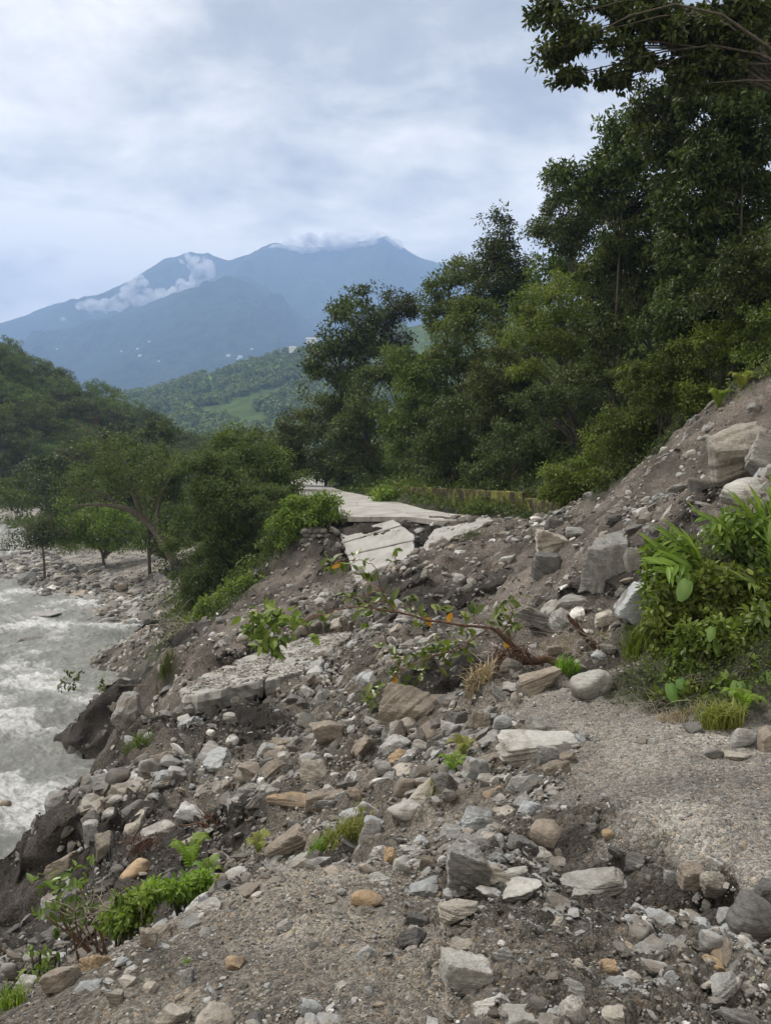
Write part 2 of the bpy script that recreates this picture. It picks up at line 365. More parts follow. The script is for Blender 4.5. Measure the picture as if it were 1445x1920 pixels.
# fallen slabs (photograph pixel, distance): the soil lies below them
SLABS = {
 'c0': ([(637, 1001, 30.5), (737, 974, 29.9), (752, 984, 29.5), (643, 1017, 29.9)], .2), 'c1': ([(643, 1019, 29.85), (753, 986, 29.45), (775, 1001, 28.9), (776, 1012, 28.6), (652, 1040, 29.05)], .2),
 'c2': ([(652, 1042, 29.0), (776, 1014, 28.55), (779, 1042, 27.6), (735, 1058, 27.2), (702, 1068, 26.9), (668, 1094, 26.3), (660, 1070, 27.3)], .2),
 'd': ([(789, 1040, 26.1), (797, 1018, 27.3), (814, 992, 28.9), (918, 972, 29.6), (925, 977, 29.0), (880, 997, 27.8), (848, 1020, 26.6)], .2),
 'b': ([(574, 1207, 22.4), (578, 1180, 23.4), (606, 1158, 24.3), (668, 1130, 25.3), (676, 1146, 24.5), (650, 1166, 23.8), (612, 1182, 23.2)], .16),
 'a': ([(344, 1316, 15.1), (372, 1322, 14.9), (430, 1304, 15.4), (492, 1286, 15.9), (500, 1262, 17.4), (520, 1224, 20.2), (470, 1240, 19.3), (410, 1268, 17.6), (355, 1290, 16.2)], .40),
 'e': ([(497, 1286, 15.95), (560, 1276, 16.6), (606, 1262, 17.2), (610, 1240, 18.3), (668, 1196, 20.9), (640, 1192, 21.4), (580, 1202, 21.2), (524, 1224, 20.1), (506, 1256, 17.8)], .38)}
CARVE = []; _cc = [c for k in ('c0', 'c1', 'c2') for c in SLABS[k][0]]; _Q = np.array([P(*c) for c in _cc]); _n = np.linalg.svd(_Q - _Q.mean(0))[2][2]; CPL = (_Q.mean(0), _n if _n[2] > 0 else -_n)
for cs_, th_ in SLABS.values():
    Q = np.array([P(*c) for c in cs_]); c0_ = Q.mean(0); n0_ = np.linalg.svd(Q - c0_)[2][2]; n0_ = n0_ if n0_[2] > 0 else -n0_
    CARVE.append((Q[:, :2], c0_, n0_, th_))
def inpoly(x, y, Q):
    r = np.zeros(x.shape, bool)
    for (x0, y0), (x1, y1) in zip(Q, np.roll(Q, -1, 0)):
        r ^= ((y0 > y) != (y1 > y)) & (x < (x1 - x0) * (y - y0) / (y1 - y0 + 1e-12) + x0)
    return r
def ground(x, y, want=False):
    """height of the soil (and weights of the soil kinds) at plan positions"""
    x = np.asarray(x, float); y = np.asarray(y, float); sh = x.shape; x = x.ravel(); y = y.ravel()
    Z = np.empty(len(x)); K = np.empty((len(x), 8))
    for i in range(0, len(x), 40000):
        sl = slice(i, i + 40000); u, v = uv(x[sl], y[sl])
        d = np.sqrt((u[:, None] - cu) ** 2 + (v[:, None] - cv) ** 2)
        z = rk(d) @ _W[:n_] + _W[n_] + _W[n_ + 1] * u + _W[n_ + 2] * v
        wn = 1 / (d + 0.012) ** 5; wn /= wn.sum(1)[:, None]
        Z[sl] = z * (y[sl] + 2); K[sl] = wn @ ONE
    A = K @ np.array([KROUGH[k] for k in KN])
    dist = np.clip((y + 4) / 14, 0.35, 1.25)
    n1 = fbm(x * 0.45, y * 0.45, None, 3); n2 = fbm(x * 1.7 + 9, y * 1.7, None, 4, 0.55, True); n3 = fbm(x * 7, y * 7 + 3, None, 4, .6)
    Z = Z + A * dist * (n1 * 0.9 + n2 * 0.75) + (0.014 + 0.15 * A) * n3
    l, r = roadlr(y); ins = smoothstep(0.1, -0.35, np.maximum(l - x, x - r)) * smoothstep(31.2, 31.8, y - 0.35 * (x - 1.0))
    Z = Z * (1 - ins) + (ROADZ - 0.24) * ins
    for Q, c0, n0, th in CARVE:
        k = np.where((x > Q[:, 0].min() - .2) & (x < Q[:, 0].max() + .2) & (y > Q[:, 1].min() - 1.2) & (y < Q[:, 1].max() + .2))[0]
        if len(k):
            pz = c0[2] - ((x[k] - c0[0]) * n0[0] + (y[k] - c0[1]) * n0[1]) / n0[2]
            ins = inpoly(x[k], y[k], Q); Z[k] = np.where(ins, np.minimum(Z[k], pz - th * 0.85), Z[k])
            fr_ = ~ins & inpoly(x[k], y[k] + 0.8, Q); Z[k] = np.where(fr_, np.minimum(Z[k], pz - th * (1.0 if th < .3 else 1.9)), Z[k])
    if want: return Z.reshape(sh), K.reshape(sh + (8,))
    return Z.reshape(sh)
_ds = np.exp(np.linspace(math.log(1.8), math.log(135), 900))
def pick(px, py, dmin=1.8):
    """where the view line through a photograph pixel meets the soil"""
    r = P(px, py, 1.0); q = r[None] * _ds[:, None]
    h = ground(q[:, 0], q[:, 1]); k = np.where((q[:, 2] < h) & (_ds > dmin))[0]
    return q[k[0]] if len(k) else q[-1]
nu, nv = 880, 900
U = np.linspace(-1.15, 1.15, nu); Vv = np.linspace(math.log(0.9), math.log(142), nv)
UU, VV = np.meshgrid(U, Vv); YY = np.exp(VV) - 2; XX = UU * (YY + 2)
ZZ, KK = ground(XX, YY, True)
rough = KK @ np.array([KROUGH[k] for k in KN]); jx = (rough + .2 * KK[..., 4]) * np.clip((YY + 4) / 14, .35, 1.5)
XX2 = XX + jx * 0.5 * fbm(XX * 1.3, YY * 1.3, ZZ * 1.3, 3); YY2 = YY + jx * 0.5 * fbm(XX * 1.3 + 40, YY * 1.3, ZZ * 1.3, 3)
ZZ2 = ZZ
i = np.arange(nv - 1)[:, None]; j = np.arange(nu - 1)[None]
GF = np.stack([i * nu + j, i * nu + j + 1, (i + 1) * nu + j + 1, (i + 1) * nu + j], 2).reshape(-1, 4)
# soil colour: each kind's own colour, broken up by patches
nA = fbm(XX * 0.8, YY * 0.8, ZZ, 4); KKs = KK ** 1.6; KKs /= KKs.sum(2)[..., None]
SC = KKs @ np.array([KCOL[k] for k in KN]); SC = SC * (1 + 0.75 * nA)[..., None]
sand = smoothstep(0.12, 0.5, fbm(XX * 0.5 + 30, YY * 0.5 + 3, None, 3)) * (KK[..., 0] + 0.7 * KK[..., 3] + 0.6 * KK[..., 1])
SC = SC * (1 - 0.75 * sand)[..., None] + np.array([0.30, 0.272, 0.238]) * (0.75 * sand)[..., None]
m, t, b, o = newmat('soil_and_gravel')
g = N(t, 'ShaderNodeTexCoord').outputs['Object']; sc_ = attr(t, 'soil', 'Color')
def vor(t, vec, s, out='Distance', feat='F1', rnd=1.0):
    v = N(t, 'ShaderNodeTexVoronoi', feature=feat); v.inputs['Scale'].default_value = s; v.inputs['Randomness'].default_value = rnd
    L(t, vec, v.inputs['Vector']); return v.outputs[out]
gw = N(t, 'ShaderNodeVectorMath', operation='ADD'); L(t, g, gw.inputs[0])
ws = N(t, 'ShaderNodeVectorMath', operation='SCALE'); L(t, noise(t, g, 9, 3, .6, 0, 1), ws.inputs[0]); ws.inputs['Scale'].default_value = 0.025
L(t, ws.outputs[0], gw.inputs[1]); g2 = gw.outputs[0]
def cellrand(s):
    sx = N(t, 'ShaderNodeSeparateXYZ'); L(t, vor(t, g2, s, 'Color'), sx.inputs[0]); return sx
c1 = cellrand(45); c2 = cellrand(120); c3 = cellrand(14)
f = mathn(t, 'ADD', mathn(t, 'MULTIPLY', c1.outputs[0], 0.75), mathn(t, 'MULTIPLY', c2.outputs[0], 0.75))
f = mathn(t, 'ADD', f, mathn(t, 'MULTIPLY', c3.outputs[1], 0.14))
f = mathn(t, 'POWER', f, 1.5)
f = mathn(t, 'ADD', mathn(t, 'MULTIPLY', f, 0.62), 0.34)
fine = noise(t, g, 3.0, 10, 0.75)
f = mathn(t, 'MULTIPLY', f, mathn(t, 'ADD', mathn(t, 'MULTIPLY', fine, 1.3), 0.38))
cc = N(t, 'ShaderNodeCombineXYZ')
for k_ in range(3): L(t, f, cc.inputs[k_])
col = mixc(t, 1.0, sc_, cc.outputs[0], 'MULTIPLY')
warm = mathn(t, 'GREATER_THAN', c1.outputs[2], 0.86)
col = mixc(t, mathn(t, 'MULTIPLY', warm, 0.3), col, mixc(t, 1.0, col, (1.5, 1.1, 0.7), 'MULTIPLY'))
L(t, col, b.inputs['Base Color']); b.inputs['Roughness'].default_value = 0.9; b.inputs['Specular IOR Level'].default_value = 0.25
h = mathn(t, 'ADD', mathn(t, 'MULTIPLY', vor(t, g2, 45), -0.5), mathn(t, 'MULTIPLY', vor(t, g2, 120), -0.3))
h = mathn(t, 'ADD', h, mathn(t, 'MULTIPLY', vor(t, g2, 14), -0.15))
h = mathn(t, 'ADD', h, mathn(t, 'MULTIPLY', noise(t, g, 5, 10, 0.72), 2.2))
bump(t, b, h, 0.9, 0.05); M['soil'] = m
me = mesh('ground', np.stack([XX2, YY2, ZZ2], 2), GF, M['soil'], True, None, SC.reshape(-1, 3))
tag(obj('ground', me), kind='structure')

# wide valley floor beyond and around (one sheet to the foot of the mountains)
m, t, b, o = newmat('valley_floor'); g = N(t, 'ShaderNodeTexCoord').outputs['Object']
L(t, ramp(t, noise(t, g, 0.02, 6, .6), [(0.3, (0.04, 0.06, 0.025)), (0.7, (0.08, 0.10, 0.05))]), b.inputs['Base Color']); b.inputs['Roughness'].default_value = 1
me = mesh('valley_floor', [(-2600, -120, -15), (2600, -120, -15), (2600, 5400, -15), (-2600, 5400, -15)], [(0, 1, 2, 3)], m)
tag(obj('valley_floor', me), kind='structure')

# ------------------------------------------------------------------ river
ru = np.linspace(-1.2, 0.10, 620); rv = np.linspace(math.log(9), math.log(142), 760)
RU, RV = np.meshgrid(ru, rv); RY = np.exp(RV) - 2; RX = RU * (RY + 2)
fl = (RX * 0.55 + RY * 0.83); ac = (RX * 0.83 - RY * 0.55)     # along and across the current
amp = smoothstep(-5.5, -9.0, RX + 0.12 * RY) * 0.6 + 0.4
wv = fbm(fl * 0.28, ac * 0.42, None, 2) * 0.30 + fbm(fl * 1.15 + 3, ac * 0.8, None, 4, .55, True) * 0.22 + fbm(fl * 4.2, ac * 3.0, None, 3) * 0.07
RZ = -10.0 + wv * amp
foamf = smoothstep(0.15, 0.85, fbm(fl * 0.30 + 8, ac * 0.22, None, 3) * 0.9 + wv * 1.5 + 0.12 * (amp - .5))
i = np.arange(len(rv) - 1)[:, None]; j = np.arange(len(ru) - 1)[None]; q = len(ru)
RF = np.stack([i * q + j, i * q + j + 1, (i + 1) * q + j + 1, (i + 1) * q + j], 2).reshape(-1, 4)
m, t, b, o = newmat('silty_river_water'); g = N(t, 'ShaderNodeTexCoord').outputs['Object']
gr = mapping(t, g, (1, 1, 1), (0, 0, math.radians(33)))
n1 = noise(t, mapping(t, gr, (0.8, 1.7, 1)), 2.3, 10, 0.74, 0.9)
n2 = noise(t, mapping(t, gr, (0.7, 1.5, 1)), 6.0, 9, 0.75, 0.8)
thr = mathn(t, 'ADD', mathn(t, 'MULTIPLY', attr(t, 'tint'), 0.21), mathn(t, 'MULTIPLY', mathn(t, 'ADD', n1, mathn(t, 'MULTIPLY', n2, 0.7)), 0.68))
fo = ramp(t, thr, [(0.60, 0.0), (0.70, 0.20), (0.80, 0.72), (0.90, 1.0)])
wc = ramp(t, n1, [(0.3, (0.20, 0.205, 0.185)), (0.7, (0.29, 0.298, 0.275))])
L(t, mixc(t, fo, wc, (0.74, 0.75, 0.75)), b.inputs['Base Color'])
L(t, mathn(t, 'ADD', mathn(t, 'MULTIPLY', fo, 0.55), 0.28), b.inputs['Roughness']); b.inputs['Specular IOR Level'].default_value = 0.4
bump(t, b, mathn(t, 'ADD', n1, mathn(t, 'MULTIPLY', n2, 0.6)), 0.8, 0.22)
me = mesh('river', np.stack([RX, RY, RZ], 2), RF, m, True, foamf.ravel()); tag(obj('river', me), kind='structure')

# ------------------------------------------------------------------ hills and mountains
def ridge(name, rp, Dr, Dn, zbase, depth, mat, seed, amp, nuu=420, nvv=260, pw=1.15, kind='structure'):
    """a ridge whose crest runs through photograph points rp at distance Dr and falls towards Dn"""
    pxs = np.array([p[0] for p in rp], float); cr = np.array([P(p[0], p[1], p[2] if len(p) > 2 else Dr) for p in rp])
    uu = np.linspace(pxs[0], pxs[-1], nuu); ux = (uu - 722.5) / FPX
    cz = np.interp(uu, pxs, cr[:, 2] / cr[:, 1]); cd = np.interp(uu, pxs, cr[:, 1])
    s = np.concatenate([np.linspace(0, 1, nvv), 1 + np.linspace(0.01, 0.35, 40)])
    SS, UX = np.meshgrid(s, ux, indexing='ij'); CZ = np.broadcast_to(cz, SS.shape); CD = np.broadcast_to(cd, SS.shape)
    DN = np.interp(UX, [ux[0], ux[-1]], Dn) if isinstance(Dn, (list, tuple)) else Dn
    Y = DN + (CD - DN) * SS; X = UX * CD * (0.25 * SS + 0.75) if False else UX * Y
    top = CZ * CD; pr = np.where(SS <= 1, np.clip(SS, 0, 1) ** pw, 1 - (SS - 1) * 1.2)
    Z = zbase + (top - zbase) * pr
    k = 1.0 / depth; env = np.clip(SS, 0, 1) * (1 - 0.75 * smoothstep(.75, 1.0, SS))
    Z = Z + env * amp * (fbm(X * k + seed, Y * k * 0.55, None, 6, 0.55, True) - 0.25) * 2
    a = np.arange(len(s) - 1)[:, None]; c = np.arange(nuu - 1)[None]
    F = np.stack([a * nuu + c, a * nuu + c + 1, (a + 1) * nuu + c + 1, (a + 1) * nuu + c], 2).reshape(-1, 4)
    o = obj(name, mesh(name, np.stack([X, Y, Z], 2), F, mat, True)); tag(o, kind=kind)
    return X, Y, Z, uu, s
def hillmat(name, c1, c2, c3, sc, patch=0.62, bd=5):
    m, t, b, o = newmat(name); g = N(t, 'ShaderNodeTexCoord').outputs['Object']
    n = noise(t, g, sc, 10, 0.7); col = ramp(t, n, [(0.35, c1), (0.65, c2)])
    p = noise(t, g, sc * 0.22, 5, 0.6, 0.6); f_ = ramp(t, p, [(patch, 0.0), (patch + 0.05, 1.0)])
    L(t, mixc(t, f_, col, c3), b.inputs['Base Color']); b.inputs['Roughness'].default_value = 1; b.inputs['Specular IOR Level'].default_value = 0.0
    bump(t, b, n, 1.0, bd); return m
M['mountain'] = hillmat('forested_mountain', (0.010, 0.025, 0.012), (0.06, 0.09, 0.04), (0.07, 0.10, 0.05), 0.012, 0.66, 45)
ridge('mountain_range', [(-500, 640), (-250, 600), (-80, 632), (0, 625), (70, 600), (140, 573), (200, 560), (240, 540), (280, 515), (320, 487), (360, 481), (400, 483), (435, 497),
      (470, 484), (520, 468), (600, 460), (660, 462), (725, 455), (750, 470), (790, 492), (830, 505), (900, 530), (1000, 560), (1200, 600), (1500, 620), (2000, 640)], 4700, 2900, 60, 800, M['mountain'], 3, 150, 520, 300)
SPUR = ridge('mountain_spur', [(-500, 700), (-200, 690), (0, 668), (100, 640), (200, 612), (300, 575), (380, 545), (437, 527), (470, 532), (520, 560), (580, 610), (640, 650), (720, 690), (900, 740), (1300, 770)],
      3750, 2000, -10, 480, M['mountain'], 9, 120, 420, 260, 1.0)
M['wood_hill'] = hillmat('wooded_hill', (0.045, 0.07, 0.022), (0.10, 0.14, 0.042), (0.17, 0.26, 0.075), 0.03, 0.63, 4)
HX = ridge('hill', [(-700, 640), (-300, 700), (-60, 770), (60, 800), (150, 785), (220, 752), (300, 735), (370, 712), (430, 692), (500, 677), (560, 664), (600, 655), (680, 640), (800, 610), (1100, 560), (1700, 500)],
      1000, 420, -14, 140, M['wood_hill'], 21, 13, 400, 260, 1.25)
LH = ridge('hillside', [(-900, 430), (-500, 500), (-200, 575), (-60, 630), (0, 662), (50, 690), (90, 715), (140, 748), (190, 772), (240, 800), (300, 830), (360, 856), (440, 885), (520, 900)],
      200, [112, 150], -11, 45, M['wood_hill'], 33, 3.5, 300, 120, 0.8)
def surf(R, n, rng, smin=0.02, smax=1.0, umin=None, umax=None):
    X, Y, Z, uu, s = R; nr = (s <= 1.0).sum()
    a = rng.uniform(smin, smax, n) * (nr - 2)
    lo = 0 if umin is None else np.searchsorted(uu, umin); hi = len(uu) - 2 if umax is None else min(np.searchsorted(uu, umax), len(uu) - 2)
    c = rng.uniform(lo, hi, n); a0 = a.astype(int); c0 = c.astype(int); fa = a - a0; fc = c - c0
    g_ = lambda A: A[a0, c0] * (1 - fa) * (1 - fc) + A[a0 + 1, c0] * fa * (1 - fc) + A[a0, c0 + 1] * (1 - fa) * fc + A[a0 + 1, c0 + 1] * fa * fc
    return np.stack([g_(X), g_(Y), g_(Z)], 1)
# ------------------------------------------------------------------ rocks
import bmesh
def ico(sub):
    bm = bmesh.new(); bmesh.ops.create_icosphere(bm, subdivisions=sub, radius=1.0)
    V = np.array([v.co[:] for v in bm.verts]); F = np.array([[v.index for v in f.verts] for f in bm.faces]); bm.free(); return V, F
ICO = {k: ico(k) for k in (1, 2, 3, 4, 5)}
def rock_shape(seed, kind='block', sub=4, size=(1, 1, 1)):
    rng = np.random.default_rng(seed); D, F = ICO[sub]
    npl, p, flat = {'cube': (2, 30, (1, .95, .95)),'block': (6, 26, (1, .85, .75)), 'wedge': (4, 30, (1, .7, .9)), 'slab': (6, 26, (1, .8, .35)), 'round': (18, 9, (1, .9, .8)), 'shard': (7, 24, (1, .5, .45))}[kind]
    nrm = rand_dirs(npl, rng); nrm = np.vstack([nrm, np.eye(3) + rng.normal(0, .18, (3, 3)), -np.eye(3) + rng.normal(0, .18, (3, 3))])
    nrm /= np.linalg.norm(nrm, axis=1)[:, None]; h = rng.uniform(0.62, 1.0, len(nrm))
    if kind == 'cube': h[2:] = rng.uniform(.6, .7, len(nrm) - 2)
    q = np.maximum(D @ nrm.T, 0) / h
    r = (q ** p).sum(1) ** (-1.0 / p)
    V = D * r[:, None]
    o = rng.uniform(0, 50, 3)
    # bedding: the stone is built of thin layers that break back unevenly
    ax = rand_dirs(1, rng)[0] * np.array([.5, .5, 1]); ax /= np.linalg.norm(ax)
    lay = V @ ax
    st = fbm(lay * 7 + o[0], lay * 0 + 3.3, None, 2) * 0.07 + fbm(V[:, 0] * 1.3 + o[0], V[:, 1] * 1.3 + o[1], V[:, 2] * 1.3 + o[2], 3) * 0.10
    if sub >= 3: st = st + fbm(V[:, 0] * 6 + o[0], V[:, 1] * 6 + o[1], V[:, 2] * 6, 3) * 0.025
    V = V * (1 + st * (0.5 if kind == 'round' else 1.0))[:, None] * np.array(flat)
    a = rng.uniform(-.35, .35, 2); c, s = math.cos(a[0]), math.sin(a[0])
    V = V @ np.array([(c, 0, s), (0, 1, 0), (-s, 0, c)]).T
    if kind not in ('slab',):
        c, s = math.cos(a[1]), math.sin(a[1]); V = V @ np.array([(1, 0, 0), (0, c, -s), (0, s, c)]).T
    V -= (V.max(0) + V.min(0)) / 2; V /= (V.max(0) - V.min(0))
    return V * np.array(size), F
def rockmat(name, stops, bands=True, tint=False, scale=1.0, spec=0.3):
    m, t, b, o = newmat(name)
    g = N(t, 'ShaderNodeTexCoord').outputs['Object']; oi = N(t, 'ShaderNodeObjectInfo')
    off = N(t, 'ShaderNodeVectorMath', operation='ADD'); L(t, g, off.inputs[0])
    cx = N(t, 'ShaderNodeCombineXYZ'); L(t, mathn(t, 'MULTIPLY', oi.outputs['Random'], 40), cx.inputs[0]); L(t, mathn(t, 'MULTIPLY', oi.outputs['Random'], 17), cx.inputs[1])
    L(t, cx.outputs[0], off.inputs[1]); g = off.outputs[0]
    lay = noise(t, mapping(t, g, (1.2 * scale, 2.0 * scale, 11 * scale), (0.5, 0.35, 0)), 3.2, 8, 0.7, 0.6)
    blo = noise(t, g, 3.5 * scale, 6, 0.6, 0.4); fin = noise(t, g, 38 * scale, 5, 0.7)
    k = mathn(t, 'ADD', mathn(t, 'MULTIPLY', lay, 0.75 if bands else 0.25), mathn(t, 'MULTIPLY', blo, 0.55 if bands else 0.9))
    k = mathn(t, 'ADD', k, mathn(t, 'MULTIPLY', mathn(t, 'SUBTRACT', fin, 0.5), 0.75))
    if tint:
        base = ramp(t, attr(t, 'tint'), stops)
        v = mathn(t, 'ADD', mathn(t, 'MULTIPLY', k, 1.5), 0.15)
        cc = N(t, 'ShaderNodeCombineXYZ'); [L(t, v, cc.inputs[i]) for i in range(3)]
        col = mixc(t, 1.0, base, cc.outputs[0], 'MULTIPLY')
    else:
        col = ramp(t, k, stops)
        v = mathn(t, 'ADD', mathn(t, 'MULTIPLY', oi.outputs['Random'], 0.4), 0.8)
        hs = N(t, 'ShaderNodeHueSaturation'); L(t, col, hs.inputs['Color']); L(t, v, hs.inputs['Value']); col = hs.outputs[0]
    # patches of mud stuck to the stone
    mud = ramp(t, noise(t, g, 2.3 * scale, 5, .7, .5), [(0.50, 0.0), (0.62, 0.8)])
    col = mixc(t, mud, col, (0.15, 0.125, 0.10))
    L(t, col, b.inputs['Base Color']); b.inputs['Roughness'].default_value = 0.72; b.inputs['Specular IOR Level'].default_value = spec
    bump(t, b, mathn(t, 'ADD', mathn(t, 'MULTIPLY', lay, 1.0), mathn(t, 'MULTIPLY', fin, 0.5)), 0.75, 0.03); return m
RC = {'grey': [(0.25, (0.065, 0.063, 0.058)), (0.5, (0.17, 0.167, 0.158)), (0.8, (0.33, 0.325, 0.31))],
      'blue': [(0.25, (0.12, 0.13, 0.14)), (0.5, (0.255, 0.27, 0.28)), (0.8, (0.42, 0.435, 0.44))],
      'pale': [(0.25, (0.13, 0.125, 0.11)), (0.5, (0.285, 0.275, 0.25)), (0.8, (0.45, 0.44, 0.41))],
      'white': [(0.25, (0.26, 0.255, 0.24)), (0.5, (0.41, 0.405, 0.39)), (0.8, (0.56, 0.55, 0.54))],
      'tan': [(0.25, (0.10, 0.09, 0.072)), (0.5, (0.235, 0.212, 0.175)), (0.8, (0.39, 0.36, 0.31))],
      'brown': [(0.25, (0.07, 0.055, 0.04)), (0.5, (0.17, 0.14, 0.11)), (0.8, (0.27, 0.235, 0.19))],
      'orange': [(0.25, (0.17, 0.11, 0.06)), (0.5, (0.31, 0.215, 0.125)), (0.8, (0.45, 0.335, 0.21))],
      'dark': [(0.25, (0.035, 0.033, 0.03)), (0.5, (0.09, 0.085, 0.08)), (0.8, (0.17, 0.165, 0.155))]}
for k, v in RC.items(): M['rock_' + k] = rockmat(k + '_rock', v, k not in ('white', 'dark'))
TR = [(0.0, (0.07, 0.066, 0.06)), (0.25, (0.15, 0.14, 0.125)), (0.45, (0.25, 0.245, 0.235)), (0.6, (0.26, 0.27, 0.275)), (0.72, (0.225, 0.205, 0.17)), (0.84, (0.36, 0.355, 0.345)), (0.93, (0.26, 0.215, 0.16)), (0.98, (0.55, 0.54, 0.52))]
M['rubble'] = rockmat('mixed_rubble', TR, True, True)
USED = []          # (px, py, r) of stones already placed
def gnormal(x, y, e=0.15):
    h = ground(np.array([x, x + e, x]), np.array([y, y, y + e])); n = np.array([h[0] - h[1], h[0] - h[2], e]); return n / np.linalg.norm(n)
ROCKN = {}
SEEDS = {876: 31, 1108: 4, 1371: 77, 1129: 21, 1207: 12}
def put_rock(px, py, wpx, hpx, col, kind, label, name='rock', D=None, seed=None, sub=None, cat='rock', dz=None, group=None):
    q = pick(px, py + 0.30 * hpx) if D is None else P(px, py + 0.3 * hpx, D)
    Dd = q[1]; wm, hm = wpx * Dd / FPX, hpx * Dd / FPX
    dpt = (0.8 if kind != 'slab' else 0.7) * max(wm, hm) if kind != 'shard' else 0.5 * wm
    seed = SEEDS.get(int(px), int(px * 7 + py * 13)) if seed is None else seed
    sub = sub or (5 if max(wpx, hpx) > 70 else 4 if max(wpx, hpx) > 26 else 3)
    c = P(px, py, Dd + 0.1 * dpt)
    V, F = rock_shape(seed, kind, sub, (wm * 1.05, dpt, hm * 1.12))
    me = mesh(name, V, F, M['rock_' + col], False); me.polygons.foreach_set('use_smooth', np.full(len(F), max(wpx, hpx) <= 26 or kind == 'round'))
    o = obj(name, me, None, tuple(c)); tag(o, label, cat, group); USED.append((px, py, 0.5 * max(wpx, hpx))); return o
